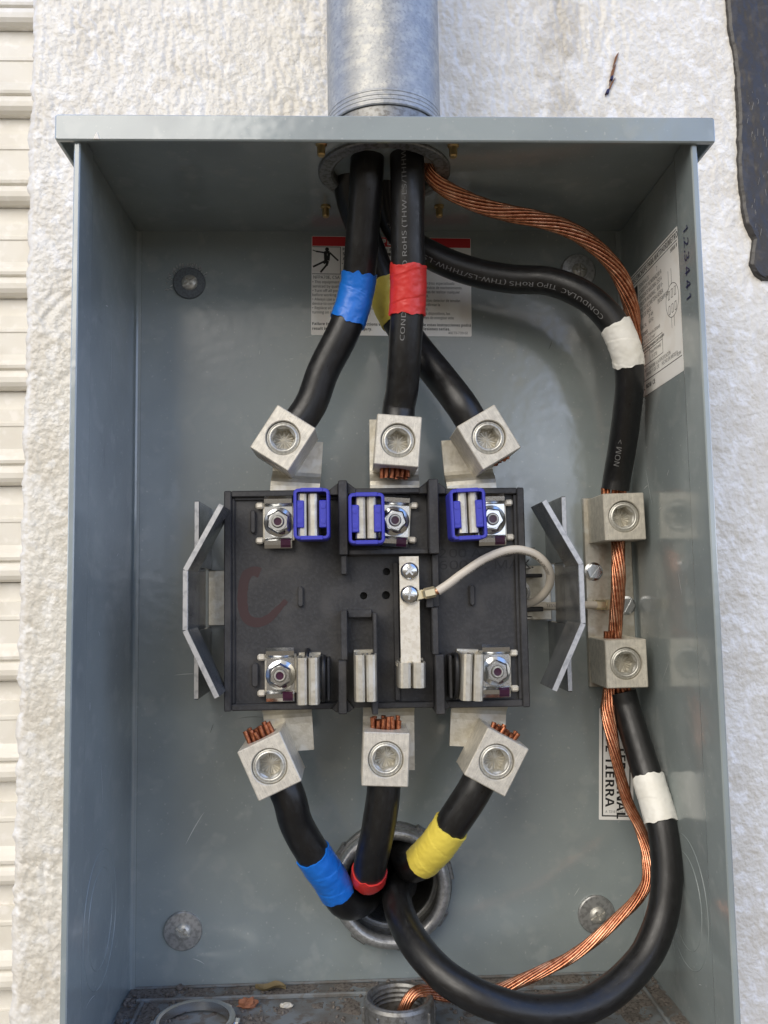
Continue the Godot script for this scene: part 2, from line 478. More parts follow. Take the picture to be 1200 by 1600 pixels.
func make_materials():
	var fine := nimg(0.06, 3, 11)
	var mid := nimg(0.02, 4, 12)
	var coarse := nimg(0.006, 4, 13)
	var speck := nimg(0.18, 2, 14)
	var cell := nimg(0.035, 1, 15, 512, FastNoiseLite.TYPE_CELLULAR)
	# enclosure paint: grey enamel with faint scuffs, specks and handling marks
	var paint := cmap(Color8(142, 151, 151), [[coarse, Color8(133, 142, 143), 0.35, 0.75], [mid, Color8(152, 159, 158), 0.62, 0.8, 0.6], [speck, Color8(178, 181, 178), 0.83, 0.9, 0.7]])
	var rough_paint := cmap(Color(0.75, 0.75, 0.75), [[coarse, Color(1, 1, 1), 0.4, 0.7], [mid, Color(0.55, 0.55, 0.55), 0.6, 0.8]])
	M.paint = mat(Color(1, 1, 1), 0.2, 0.0, paint, 4.0, nmap(nimg(0.05, 2, 21), 1.5), 0.08, rough_paint)
	M.paint.metallic_specular = 1.0
	M.stucco = mat(Color(1, 1, 1), 0.4, 0.0, cmap(Color8(225, 222, 215), [[coarse, Color8(215, 210, 200), 0.35, 0.75], [mid, Color8(235, 234, 232), 0.55, 0.75], [speck, Color8(150, 140, 128), 0.86, 0.93, 0.8]]), 7.0, nmap(nimg(0.06, 4, 22), 6.0), 0.4)
	M.stucco.vertex_color_use_as_albedo = true
	M.black_wall = mat(Color(1, 1, 1), 0.42, 0.0, cmap(Color8(52, 49, 47), [[mid, Color8(66, 62, 58), 0.5, 0.75], [speck, Color8(110, 106, 100), 0.82, 0.92, 0.7]]), 9.0, nmap(nimg(0.03, 4, 23), 5.0), 0.35)
	M.shutter = mat(Color(1, 1, 1), 0.45, 0.0, cmap(Color8(225, 222, 214), [[coarse, Color8(217, 213, 203), 0.4, 0.7], [mid, Color8(232, 229, 223), 0.6, 0.8]]), 6.0)
	var streak := nimg(0.012, 4, 31)
	M.galv = mat(Color(1, 1, 1), 0.52, 0.65, cmap(Color8(160, 161, 160), [[cell, Color8(140, 143, 147), 0.3, 0.8, 0.6], [streak, Color8(178, 177, 172), 0.5, 0.75], [fine, Color8(134, 135, 136), 0.5, 0.8, 0.7], [mid, Color8(182, 180, 172), 0.62, 0.8, 0.7], [speck, Color8(205, 202, 196), 0.8, 0.9]]), 14.0, nmap(mid, 2.0), 0.3)
	M.galv_dull = mat(Color(1, 1, 1), 0.5, 0.8, cmap(Color8(140, 140, 138), [[mid, Color8(110, 108, 104), 0.45, 0.75], [speck, Color8(170, 168, 160), 0.75, 0.9]]), 30.0, nmap(fine, 2.0), 0.3)
	M.cast = mat(Color(1, 1, 1), 0.36, 0.75, cmap(Color8(196, 196, 194), [[mid, Color8(160, 160, 158), 0.4, 0.75], [speck, Color8(214, 212, 208), 0.7, 0.9]]), 30.0, nmap(mid, 2.0), 0.25)
	M.tin = mat(Color(1, 1, 1), 0.48, 0.4, cmap(Color8(226, 219, 204), [[mid, Color8(208, 199, 180), 0.45, 0.75, 0.8], [speck, Color8(234, 231, 222), 0.6, 0.85], [coarse, Color8(214, 206, 190), 0.5, 0.8]]), 30.0, nmap(fine, 2.0), 0.25)
	var gl := PackedByteArray()
	gl.resize(256 * 256 * 3)
	var gn := noise(1.0, 3, 81)
	for y in 256:
		for x in 256:
			var s1 := gn.get_noise_2d(x * 0.22, y * 0.012)
			var s2 := gn.get_noise_2d(x * 0.03 + 400.0, y * 0.03)
			var nick := maxf(gn.get_noise_2d(x * 0.09 + 90.0, y * 0.16) - 0.42, 0.0) * 150.0
			var k := 1.0 + 0.07 * s1 + 0.09 * s2
			var i := (y * 256 + x) * 3
			gl[i] = int(clampf(219 * k - nick, 0, 255)); gl[i + 1] = int(clampf(213 * k - nick, 0, 255)); gl[i + 2] = int(clampf(199 * k - nick * 1.1, 0, 255))
	var gt := ImageTexture.create_from_image(Image.create_from_data(256, 256, false, Image.FORMAT_RGB8, gl))
	for i in 4:
		var lm := mat(Color(1, 1, 1).darkened(0.03 * i), 0.42 + 0.03 * i, 0.45, gt, 28.0, nmap(fine, 2.0), 0.2)
		lm.uv1_world_triplanar = false
		lm.uv1_offset = Vector3(0.23 * i, 0.37 * i, 0.11 * i)
		M["lug_%d" % i] = lm
	M.tin_soft = mat(Color(1, 1, 1), 0.4, 0.75, cmap(Color8(204, 199, 186), [[mid, Color8(186, 180, 164), 0.4, 0.75, 0.7], [coarse, Color8(214, 212, 204), 0.55, 0.75]]), 18.0, nmap(fine, 2.0), 0.25)
	M.zinc = mat(Color8(205, 206, 206), 0.2, 1.0, null, 60.0, nmap(mid, 1.5), 0.2)
	M.screw = mat(Color(1, 1, 1), 0.42, 0.6, cmap(Color8(204, 202, 194), [[mid, Color8(176, 174, 166), 0.4, 0.8], [speck, Color8(222, 220, 212), 0.7, 0.9]]), 60.0)
	M.brass = mat(lin(0.55, 0.38, 0.17), 0.35, 0.9)
	M.gold_tin = mat(lin(0.78, 0.68, 0.45), 0.3, 0.85)
	M.steel = mat(Color(1, 1, 1), 0.24, 0.72, cmap(Color8(158, 160, 161), [[coarse, Color8(130, 133, 137), 0.35, 0.7], [speck, Color8(150, 150, 150), 0.8, 0.92, 0.7]]), 18.0, nmap(fine, 2.0), 0.25)
	M.steel_edge = mat(Color(1, 1, 1), 0.42, 0.7, cmap(Color8(190, 190, 190), [[coarse, Color8(164, 165, 167), 0.4, 0.8]]), 60.0)
	var cw := 512
	var n1 := noise(1.0, 3, 51)
	var n2 := noise(1.0, 2, 52)
	var ca := PackedByteArray()
	ca.resize(cw * cw * 3)
	var ra := PackedByteArray()
	ra.resize(cw * cw * 3)
	for y in cw:
		for x in cw:
			var st := n1.get_noise_2d(x * 0.11, y * 0.011)
			var dust := n2.get_noise_2d(x * 0.022, y * 0.022)
			var sp := n1.get_noise_2d(x * 0.21 + 900, y * 0.13)
			var k := 25.0 + 4.0 * maxf(st, 0.0) + 8.0 * maxf(dust, 0.0)
			if sp > 0.56: k += (sp - 0.56) * 240.0
			if st > 0.5: k += (st - 0.5) * 90.0
			var rr := clampf(0.62 + 0.16 * dust + 0.12 * st, 0.3, 1.0) * 255.0
			var i := (y * cw + x) * 3
			ca[i] = int(minf(k, 110)); ca[i + 1] = int(minf(k * 0.99, 108)); ca[i + 2] = int(minf(k * 0.99, 106))
			ra[i] = int(rr); ra[i + 1] = int(rr); ra[i + 2] = int(rr)
	M.cable = mat(Color(1, 1, 1), 0.6)
	M.cable.albedo_texture = ImageTexture.create_from_image(Image.create_from_data(cw, cw, false, Image.FORMAT_RGB8, ca))
	M.cable.roughness_texture = ImageTexture.create_from_image(Image.create_from_data(cw, cw, false, Image.FORMAT_RGB8, ra))
	M.cable.roughness_texture_channel = BaseMaterial3D.TEXTURE_CHANNEL_RED
	M.print = mat(Color8(118, 118, 118), 0.6)
	M.plastic = mat(Color(1, 1, 1), 0.5, 0.0, cmap(Color8(43, 43, 45), [[coarse, Color8(60, 59, 59), 0.4, 0.75], [fine, Color8(60, 60, 61), 0.45, 0.8, 0.7], [speck, Color8(120, 117, 112), 0.84, 0.95, 0.6]]), 13.0, nmap(fine, 3.0), 0.14)
	M.plastic_dark = mat(Color8(26, 26, 28), 0.45)
	var wrinkle := nmap(nimg(0.012, 3, 41), 3.0)
	M.tape_blue = mat(lin(0.012, 0.17, 0.66), 0.36, 0.0, null, 18.0, wrinkle, 0.35)
	M.tape_red = mat(lin(0.62, 0.035, 0.03), 0.36, 0.0, null, 18.0, wrinkle, 0.35)
	M.tape_yellow = mat(lin(0.82, 0.66, 0.1), 0.4, 0.0, null, 18.0, wrinkle, 0.35)
	M.tape_white = mat(Color(1, 1, 1), 0.4, 0.0, cmap(Color8(233, 232, 226), [[coarse, Color8(224, 222, 213), 0.4, 0.75]]), 18.0, wrinkle, 0.35)
	M.copper = mat(Color(1, 1, 1), 0.27, 0.9, cmap(Color8(206, 143, 110), [[mid, Color8(164, 100, 70), 0.42, 0.72], [coarse, Color8(226, 174, 142), 0.5, 0.75], [speck, Color8(110, 62, 44), 0.8, 0.92, 0.7]]), 30.0)
	M.copper_dull = mat(Color(1, 1, 1), 0.42, 0.85, cmap(Color8(176, 112, 80), [[mid, Color8(128, 72, 48), 0.4, 0.7], [speck, Color8(206, 146, 112), 0.6, 0.85]]), 40.0)
	M.blue_plastic = mat(lin(0.045, 0.05, 0.42), 0.36, 0.0, null, 30.0, nmap(fine, 1.5), 0.15)
	M.wire_white = mat(lin(0.58, 0.53, 0.45), 0.42)
	M.paper = mat(Color(1, 1, 1), 0.5, 0.0, cmap(Color8(245, 244, 240), [[coarse, Color8(237, 234, 228), 0.4, 0.75]]), 12.0)
	M.paper_red = mat(lin(0.62, 0.03, 0.035), 0.45)
	M.ink = mat(Color8(30, 29, 30), 0.55)
	M.white_ink = mat(Color8(228, 224, 216), 0.55)
	M.marker = mat(lin(0.035, 0.012, 0.013), 0.5)
	M.marker_purple = mat(lin(0.05, 0.012, 0.035), 0.25)
	M.marker_blue = mat(lin(0.012, 0.012, 0.07), 0.4)
	M.rubber = mat(Color8(96, 102, 106), 0.6, 0.0, cmap(Color8(255, 255, 255), [[mid, Color8(205, 205, 205), 0.4, 0.75]]), 60.0)
	M.grit = mat(Color(1, 1, 1), 0.85, 0.0, cmap(Color8(104, 97, 90), [[speck, Color8(150, 143, 134), 0.55, 0.8], [mid, Color8(74, 67, 62), 0.5, 0.75]]), 40.0)
	M.floor = mat(Color(1, 1, 1), 0.62, 0.0, cmap(Color8(118, 123, 125), [[coarse, Color8(104, 102, 98), 0.4, 0.7], [mid, Color8(98, 90, 82), 0.55, 0.75, 0.8], [speck, Color8(150, 146, 138), 0.72, 0.9, 0.8]]), 12.0, nmap(mid, 2.0), 0.3)
	M.scuff = mat(Color8(128, 126, 122), 0.5)
	M.scratch_light = mat(Color8(186, 190, 190), 0.4)
	M.scratch_dark = mat(Color8(84, 90, 93), 0.5)
	M.rust = mat(lin(0.2, 0.09, 0.04), 0.8)
	M.chip = mat(lin(0.3, 0.12, 0.06), 0.7)
	M.leaf = mat(lin(0.2, 0.15, 0.07), 0.7)
	M.pale = mat(lin(0.6, 0.56, 0.48), 0.7)

# ---------- background
func build_background():
	var rough1 := noise(0.045, 4, 101)
	var rough2 := noise(0.14, 3, 102)
	var region := noise(0.006, 2, 103)
	var worm := noise(0.05, 2, 104)
	var fine := noise(0.42, 2, 105)
	var zf := func(x: float, y: float) -> float:
		# brushed render: knobs drawn out vertically, smoother towards the right
		var right := smoothstep(110.0, 165.0, x + 30.0 * region.get_noise_2d(x * 1.0, y) + 0.10 * (150.0 - y))
		var top := smoothstep(150.0, 230.0, y + 40.0 * region.get_noise_2d(x + 500.0, y))
		var a := absf(rough1.get_noise_2d(x * lerpf(2.2, 3.4, top), y * lerpf(1.3, 0.65, top)))
		var b := rough2.get_noise_2d(x * 1.7, y * 1.1)
		var f := fine.get_noise_2d(x * 1.3, y * 0.9)
		var c := rough1.get_noise_2d(x * 0.5 + 300, y * 0.5)
		var wv := 1.0 - absf(worm.get_noise_2d(x * 1.5, y * 1.0)) * 3.0
		var z1 := 1.5 * (0.35 - a) * 1.5 + b * 0.5 + c * 0.7 + f * 0.45
		var z2 := maxf(wv, 0.0) * 0.5 + b * 0.2 + c * 0.9 + f * 0.14
		var z := lerpf(z1, z2, right)
		# hairline cracks
		var d1: float = absf(y + 144.0 + (x + 200.0) * 0.28 + 3.0 * rough2.get_noise_2d(x * 0.8, 5.0))
		if x < -165.0: z -= 1.1 * smoothstep(0.9, 0.0, d1)
		var d2: float = absf(x - 112.0 - 4.0 * rough1.get_noise_2d(3.0, y * 1.2) - 1.6 * rough2.get_noise_2d(9.0, y))
		if y > 270.0: z -= 1.0 * smoothstep(1.0, 0.0, d2)
		return -5.0 + z * (0.42 + 0.45 * smoothstep(-0.35, 0.35, region.get_noise_2d(x * 2.2 + 90.0, y * 1.2)))
	var v := PackedVector3Array()
	var ix := PackedInt32Array()
	var patch := func(x0: float, x1: float, y0: float, y1: float, st: float, left_edge: bool):
		var nx := int(ceil((x1 - x0) / st))
		var ny := int(ceil((y1 - y0) / st))
		var base := v.size()
		for j in ny + 1:
			var y := lerpf(y0, y1, float(j) / ny)
			for i in nx + 1:
				var x := lerpf(x0, x1, float(i) / nx)
				var z: float = zf.call(x, y)
				if left_edge:
					# rounded arris, then the return face runs back to the shutter
					var d := x - x0
					var ex := 2.2 * rough1.get_noise_2d(7.0, y * 0.9) + 1.0 * rough2.get_noise_2d(3.0, y)
					x += ex * clampf(1.0 - d / 12.0, 0.0, 1.0)
					if d < 6.0:
						var q := (6.0 - d) / 6.0
						z -= 5.5 * q * q
					if i == 0: z -= 150.0
					elif i == 1: x = x0 + ex + 0.4
				v.append(Vector3(x, y, z))
		for j in ny:
			for i in nx:
				var p := base + j * (nx + 1) + i
				ix.append_array(PackedInt32Array([p, p + nx + 1, p + 1, p + 1, p + nx + 1, p + nx + 2]))
	patch.call(-205.5, -128.0, -300.0, 440.0, 1.1, true)
	patch.call(-128.0, 128.0, 196.0, 440.0, 1.1, false)
	patch.call(128.0, 320.0, -300.0, 440.0, 1.1, false)
	for r in [[-128, 128, -300, -192], [-128, 128, -122, 196], [-128, -34, -192, -122], [34, 128, -192, -122]]:
		var k := v.size()
		v.append_array(PackedVector3Array([Vector3(r[0], r[2], -6), Vector3(r[1], r[2], -6), Vector3(r[1], r[3], -6), Vector3(r[0], r[3], -6)]))
		ix.append_array(PackedInt32Array([k, k + 3, k + 1, k + 1, k + 3, k + 2]))
	for i in v.size(): v[i] *= MM
	var arr := []
	arr.resize(Mesh.ARRAY_MAX)
	arr[Mesh.ARRAY_VERTEX] = v
	# weathering: grey grime caught along the upper crack, with a blotchy outline
	var cc := PackedColorArray()
	cc.resize(v.size())
	for i in v.size():
		var x := v[i].x / MM
		var y := v[i].y / MM
		var g := 0.0
		if y > 200.0 and x > 60.0 and x < 170.0:
			var d := absf(x - 110.0 - 5.0 * rough1.get_noise_2d(3.0, y * 1.2))
			g = smoothstep(0.05, 0.35, rough1.get_noise_2d(x * 0.9, y * 0.4) + 0.45 - d / 26.0) * smoothstep(255.0, 275.0, y + 30.0 * region.get_noise_2d(x * 3.0, 7.0))
		var k := 0.55 * smoothstep(0.25, 0.45, rough2.get_noise_2d(x * 0.8 + 77.0, y * 0.5)) * smoothstep(0.1, 0.3, region.get_noise_2d(x * 2.0, y * 2.0))
		cc[i] = Color(1, 1, 1).lerp(Color(0.74, 0.71, 0.66), 0.7 * g).lerp(Color(0.86, 0.84, 0.8), k)
	arr[Mesh.ARRAY_COLOR] = cc
	arr[Mesh.ARRAY_INDEX] = ix
	var am := ArrayMesh.new()
	am.add_surface_from_arrays(Mesh.PRIMITIVE_TRIANGLES, arr)
	var st := SurfaceTool.new()
	st.create_from(am, 0)
	st.generate_normals()
	var o := MeshInstance3D.new()
	o.mesh = st.commit()
	o.material_override = M.stucco
	o.name = numbered("stucco_wall")
	add_child(o)
	tag(o, "rough white painted stucco wall behind the grey meter box", "wall")

	# crack with blue plastic fragments in the render, upper right
	var b := MB.new()
	for q in [[117.2, 317, 0.7, 5.5, -20.0], [114.9, 308, 0.9, 7, -18.0], [113.4, 300, 0.55, 7, -28.0]]:
		b.xf = turn_z(q[4], Vector3(q[0] + 26, q[1], -3.8))
		b.prism(PackedVector2Array([Vector2(0, -q[3]), Vector2(q[2], -q[3] * 0.2), Vector2(q[2] * 0.5, q[3]), Vector2(-q[2], q[3] * 0.3)]), -1.0, 0.25, 0.1)
	var cr := obj("plaster_scar", b, M.rust)
	tag(cr, "thin brown broken gouge in the stucco above the box", "wall damage")
	b = MB.new()
	for q in [[140.2, 305, 1.6], [137.4, 296.5, 1.8]]:
		b.xf = turn_z(-20, Vector3(q[0], q[1], -3.6))
		b.prism(PackedVector2Array([Vector2(-q[2] * .5, -q[2]), Vector2(q[2] * .6, -q[2] * .4), Vector2(q[2] * .3, q[2] * 1.3), Vector2(-q[2] * .4, q[2] * .6)]), -1.0, 0.8, 0.2)
	obj("blue_plug", b, M.marker_blue, cr)

	# black painted strip at the right
	var bm := MB.new()
	var ek := [Vector2(440, 212), Vector2(356, 211.5), Vector2(333, 213), Vector2(307, 215.5), Vector2(280, 214.8), Vector2(258, 213.2), Vector2(235, 213.6), Vector2(222, 215), Vector2(214, 215.4), Vector2(205, 219), Vector2(190, 217.5), Vector2(184, 219), Vector2(180, 224)]
	var edge := func(y: float) -> float:
		for i in ek.size() - 1:
			if y <= ek[i].x and y >= ek[i + 1].x:
				return lerpf(ek[i].y, ek[i + 1].y, (ek[i].x - y) / (ek[i].x - ek[i + 1].x)) + 1.6 * rough1.get_noise_2d(50, y * 0.8) + 0.35 * rough2.get_noise_2d(50, y * 0.8)
		return ek[ek.size() - 1].y
	var zb := func(x: float, y: float, d: float) -> float:
		return -3.6 + 2.0 * smoothstep(0.0, 3.0, d) + 0.9 * rough1.get_noise_2d(x * 0.9, y * 0.35) + 0.3 * rough2.get_noise_2d(x * 1.2, y * .3)
	var rows := []
	for j in 175:
		var y := 440.0 - j * 1.5
		var row := []
		for i in 46:
			var d := i * 1.5 if i < 40 else 60.0 + (i - 40) * 9.0
			var x: float = edge.call(y) + d
			var yy := y
			var z: float = zb.call(x, y, minf(d, (y - 178.0) * 0.7))
			if i == 0: z = -9.0
			if j == 174:
				z = -9.0
				yy += rough2.get_noise_2d(x * 1.5, 9) * 2.0
			row.append(Vector3(x, yy, z))
		rows.append(row)
	for j in 174:
		for i in 45: bm.quad(rows[j][i], rows[j][i + 1], rows[j + 1][i + 1], rows[j + 1][i], Vector3.BACK)
	var bp := obj("black_painted_plaster", bm, M.black_wall)
	var sc := MB.new()
	var rn := RandomNumberGenerator.new()
	rn.seed = 14
	for i in 44:
		var x := rn.randf_range(219.0, 236.0)
		var y := rn.randf_range(196.0, 300.0) if i < 45 else rn.randf_range(196.0, 420.0)
		if x < edge.call(y) + 3.0: continue
		var z: float = zb.call(x, y, 9.0)
		sc.xf = turn_z(rn.randf_range(-16, 4), Vector3(x, y, z + 0.02))
		sc.box(Vector3.ZERO, Vector3(rn.randf_range(0.12, 0.3), rn.randf_range(0.8, 5.0), 0.4), 0.08)
	var so := obj("paint_scuff", sc, M.scuff, bp)
	so.set_meta("kind", "stuff")
	tag(bp, "rough black painted plaster strip at the top right of the stucco wall", "painted plaster")

	# roller shutter left of the wall
	var sh := thing("roller_shutter", "cream ribbed roller shutter left of the stucco wall", "shutter", Vector3(-300, 0, -125))
	var pitch := 67.3
	var prof := [[0.0, -4.0], [0.01, -1.2], [0.2, -0.2], [0.205, 2.4], [0.335, 2.9], [0.35, 3.9], [0.375, 3.9], [0.385, 3.1], [0.62, 3.0], [0.66, 4.4], [0.7, 6.4], [0.745, 7.4], [0.77, 7.0], [0.785, 4.6], [0.80, 4.4], [0.815, 6.6], [0.84, 7.9], [0.88, 8.6], [0.93, 8.3], [0.965, 6.8], [0.985, 4.0], [0.99, -3.0]]
	var sm := MB.new()
	var line := []
	for p in prof: line.append(Vector2(-p[0] * pitch, p[1]))
	sm.sheet(line, 1.0, -160, 115)
	var mesh := sm.mesh()
	for i in 12: inst("slat", mesh, M.shutter, sh, Transform3D(Basis.IDENTITY, Vector3(-300, 414.6 + 67.3 * 0.99 - i * pitch, -125)))

# ---------- conduit above
func build_conduit():
	var t := thing("conduit_pipe", "galvanised steel conduit pipe rising from the top of the box", "pipe", Vector3(-0.4, 214, 69))
	var up := Transform3D(Basis(Vector3.RIGHT, -PI / 2), Vector3(-0.4, 214, 69))
	var b := MB.new()
	b.xf = up
	b.lathe([Vector2(28.0, 15.0), Vector2(28.3, 15.3), Vector2(28.3, 260), Vector2(26.2, 260), Vector2(26.2, 100), Vector2(0.01, 100), Vector2(0.01, 99), Vector2(26.2, 99), Vector2(26.2, 0)], 96)
	obj("pipe", b, M.galv, t)
	b = MB.new()
	b.xf = up
	b.lathe([Vector2(27.4, 0), Vector2(27.4, 15)], 96)
	obj("thread_end", b, M.galv_dull, t)
	for i in 4:
		b = MB.new()
		b.xf = up
		var h := 15.2 + i * 2.1
		b.lathe([Vector2(28.2, h), Vector2(28.5, h + 0.4), Vector2(28.5, h + 0.9), Vector2(28.2, h + 1.5)], 96)
		obj("ridge", b, M.galv, t)

# ---------- enclosure
func build_box():
	var t := thing("meter_box", "grey painted steel meter box with open front and top hood", "meter box", Vector3(0, -208.4, 0))
	var b := MB.new()
	# back panel with the conduit opening
	b.bb(-141.5, 141.5, -119, 210, -1.5, 0, 0.0)
	b.bb(-141.5, 141.5, -210, -195, -1.5, 0, 0.0)
	b.bb(-141.5, -38, -195, -119, -1.5, 0, 0.0)
	b.bb(38, 141.5, -195, -119, -1.5, 0, 0.0)
	b.holed(38, 38, 29.5, 0, 0, 0, 64)
	b.v.clear(); b.n.clear(); b.uv.clear(); b.col.clear()
	b.xf = Transform3D(Basis.IDENTITY, Vector3(0, -157, 0))
	b.holed(38, 38, 29.5, 0, 0, 0, 64)
	b.holed(38, 38, 29.5, -1.5, 0, 0, 64, Vector3.FORWARD)
	b.xf = Transform3D.IDENTITY
	b.bb(-141.5, 141.5, -119, 210, -1.5, 0, 0.0)
	b.bb(-141.5, 141.5, -210, -195, -1.5, 0, 0.0)
	b.bb(-141.5, -38, -195, -119, -1.5, 0, 0.0)
	b.bb(38, 141.5, -195, -119, -1.5, 0, 0.0)
	obj("back_panel", b, M.paint, t)
	# sides: a bend near the front, a folded front edge, a rounded corner at the back
	for s in [-1.0, 1.0]:
		b = MB.new()
		b.xf = Transform3D(Basis(Vector3(0, 1, 0), Vector3(s, 0, 0), Vector3(0, 0, 1)), Vector3.ZERO)
		var ln := []
		for p in [[137.2, 0.76], [138.9, 0.95], [140.2, 1.7], [140.65, 2.9], [140.75, 4.5], [140.75, 86.5], [140.5, 87.6], [139.5, 89.4], [139.2, 90.6], [138.9, 111.6]]: ln.append(Vector2(p[0], p[1]))
		b.sheet(ln, 1.5, -208.3, 207.6)
		b.xf = Transform3D.IDENTITY
		b.bb(s * 137.7, s * 140.5, -208.3, 207.5, 110.2, 112.4, 0.5)
		var side := obj("side_panel", b, M.paint, t)
		# pressed knockout outline low on the side
		for r in [31.0, 22.5]:
			var pts := PackedVector3Array()
			for i in 61:
				var a := TAU * i / 60.0
				pts.append(Vector3(s * 140.02, -151 + r * cos(a), 57 + r * 0.86 * sin(a)))
			b = MB.new()
			b.tube(pts, 0.22, 6, false)
			obj("knockout_ring", b, M.paint, side)
	# ceiling
	b = MB.new()
	var cx := Transform3D(Basis(Vector3(1, 0, 0), Vector3(0, 0, 1), Vector3(0, -1, 0)), Vector3(0, 208.4, 71))
	b.xf = cx
	b.holed(40, 40, 30, 0, 0, 0, 64)
	b.xf = Transform3D.IDENTITY
	b.bb(-147, -40, 208.4, 210, -1.5, 113, 0.0)
	b.bb(40, 147, 208.4, 210, -1.5, 113, 0.0)
	b.bb(-40, 40, 208.4, 210, -1.5, 31, 0.0)
	b.bb(-40, 40, 208.4, 210, 111, 113, 0.0)
	obj("ceiling_panel", b, M.paint, t)
	# hood
	b = MB.new()
	b.bb(-148, 148, 211, 213, -1.5, 112.5, 0.4)
	b.prism(rrect(296.5, 12.0, 1.2, Vector2(0, 207.3)), 112.6, 114.6, 0.6)
	for s in [-1.0, 1.0]:
		b.bb(s * 146.6, s * 148.2, 201.6, 212.8, -1.5, 112.5, 0.3)
	obj("hood", b, M.paint, t)
	# floor with the bottom hub opening and a welded seam
	b = MB.new()
	b.xf = Transform3D(Basis(Vector3(1, 0, 0), Vector3(0, 0, -1), Vector3(0, 1, 0)), Vector3(0, -208.4, 60))
	b.holed(24, 24, 13.5, 0, 0, 0, 48)
	b.xf = Transform3D.IDENTITY
	b.bb(-141.5, -24, -210, -208.4, 0, 112, 0.0)
	b.bb(24, 141.5, -210, -208.4, 0, 112, 0.0)
	b.bb(-24, 24, -210, -208.4, 0, 36, 0.0)
	b.bb(-24, 24, -210, -208.4, 84, 112, 0.0)
	b.bb(-133, 133, -208.6, -206.2, 15.2, 17.0, 0.6)
	b.bb(-140.5, 140.5, -208.4, -206.9, 0, 1.6, 0.5)
	b.bb(128.5, 130.5, -208.6, -206.4, 17.5, 112, 0.6)
	b.bb(-130.5, -128.5, -208.6, -206.4, 17.5, 112, 0.6)
	obj("floor_panel", b, M.floor, t)
	# hub flange under the ceiling and its screw tips
	b = MB.new()
	b.xf = Transform3D(Basis(Vector3.RIGHT, PI / 2), Vector3(-0.8, 208.4, 72))
	b.lathe([Vector2(32.8, 0), Vector2(32.8, 1.2), Vector2(32.2, 1.8), Vector2(26.6, 2.0), Vector2(25.4, 1.2), Vector2(25.2, -2.0), Vector2(25.2, -12.0)], 72)
	obj("hub_flange", b, M.galv_dull, t)
	for p in [[-31.2, 99.3], [30.4, 98.5], [-31.1, 33.2], [30.4, 33.4]]:
		b = MB.new()
		b.xf = Transform3D(Basis(Vector3.RIGHT, PI / 2), Vector3(p[0], 208.4, p[1]))
		b.lathe([Vector2(2.7, 0), Vector2(2.7, 1.0), Vector2(1.9, 1.5), Vector2(1.9, 5.6), Vector2(1.5, 6.2), Vector2(0.01, 6.3)], 18)
		obj("hub_screw", b, M.brass, t)
	# paint chips of white on the hood front
	b = MB.new()
	b.prism(PackedVector2Array([Vector2(-131.2, 201.6), Vector2(-128.6, 201.6), Vector2(-129.0, 203.4), Vector2(-129.7, 204.9), Vector2(-130.6, 203.6)]), 114.5, 114.95, 0.15)
	obj("paint_chip", b, M.white_ink, t)
	# handwritten marker figures on the right front edge
	b = MB.new()
	var place := func(x: float, y: float): return [Vector3(138.12 - 0.0, 164.0 - x, 100.0 - y * 1.0), Vector3.LEFT]
	b.text("1.2.3 4 4 1", 5.0, func(x, y): return [Vector3(137.95, 168.0 - x * 1.15, 100.5 + y), Vector3.LEFT])
	obj("marker_figures", b, M.marker_blue, t)

func scratches():
	var box := get_node("meter_box") as Node3D
	var rng := RandomNumberGenerator.new()
	rng.seed = 321
	for i in 46:
		var b := MB.new()
		var L := 1.2 + 9.0 * pow(rng.randf(), 3.0)
		var w := rng.randf_range(0.08, 0.22)
		var ang := rng.randf_range(0, 360)
		var where := i % 4
		if where == 0: # left wall
			b.xf = Transform3D(Basis(Vector3(0, 0, -1), Vector3(0, 1, 0), Vector3(1, 0, 0)), Vector3(-139.97, rng.randf_range(-190, 150), rng.randf_range(12, 84)))
			L *= 1.6
		elif where == 1: # right wall
			b.xf = Transform3D(Basis(Vector3(0, 0, 1), Vector3(0, 1, 0), Vector3(-1, 0, 0)), Vector3(139.97, rng.randf_range(-190, 90), rng.randf_range(12, 84)))
			L *= 1.6
		else:
			b.xf = Transform3D(Basis.IDENTITY, Vector3(rng.randf_range(-130, 105), rng.randf_range(-195, 150), 0.03))
		b.xf = b.xf * Transform3D(Basis(Vector3.BACK, deg_to_rad(ang)), Vector3.ZERO)
		var bend := rng.randf_range(-0.12, 0.12)
		var last := []
		for k in 7:
			var t := k / 6.0 * 2.0 - 1.0
			var ww := w * (1.0 - t * t * 0.9)
			var p := [Vector3(t * L, bend * L * t * t + ww, 0.02), Vector3(t * L, bend * L * t * t - ww, 0.02)]
			if k > 0: b.quad(last[0], p[0], p[1], last[1], Vector3.BACK)
			last = p
		obj("scratch", b, M.scratch_light if rng.randf() < 0.65 else M.scratch_dark, box)

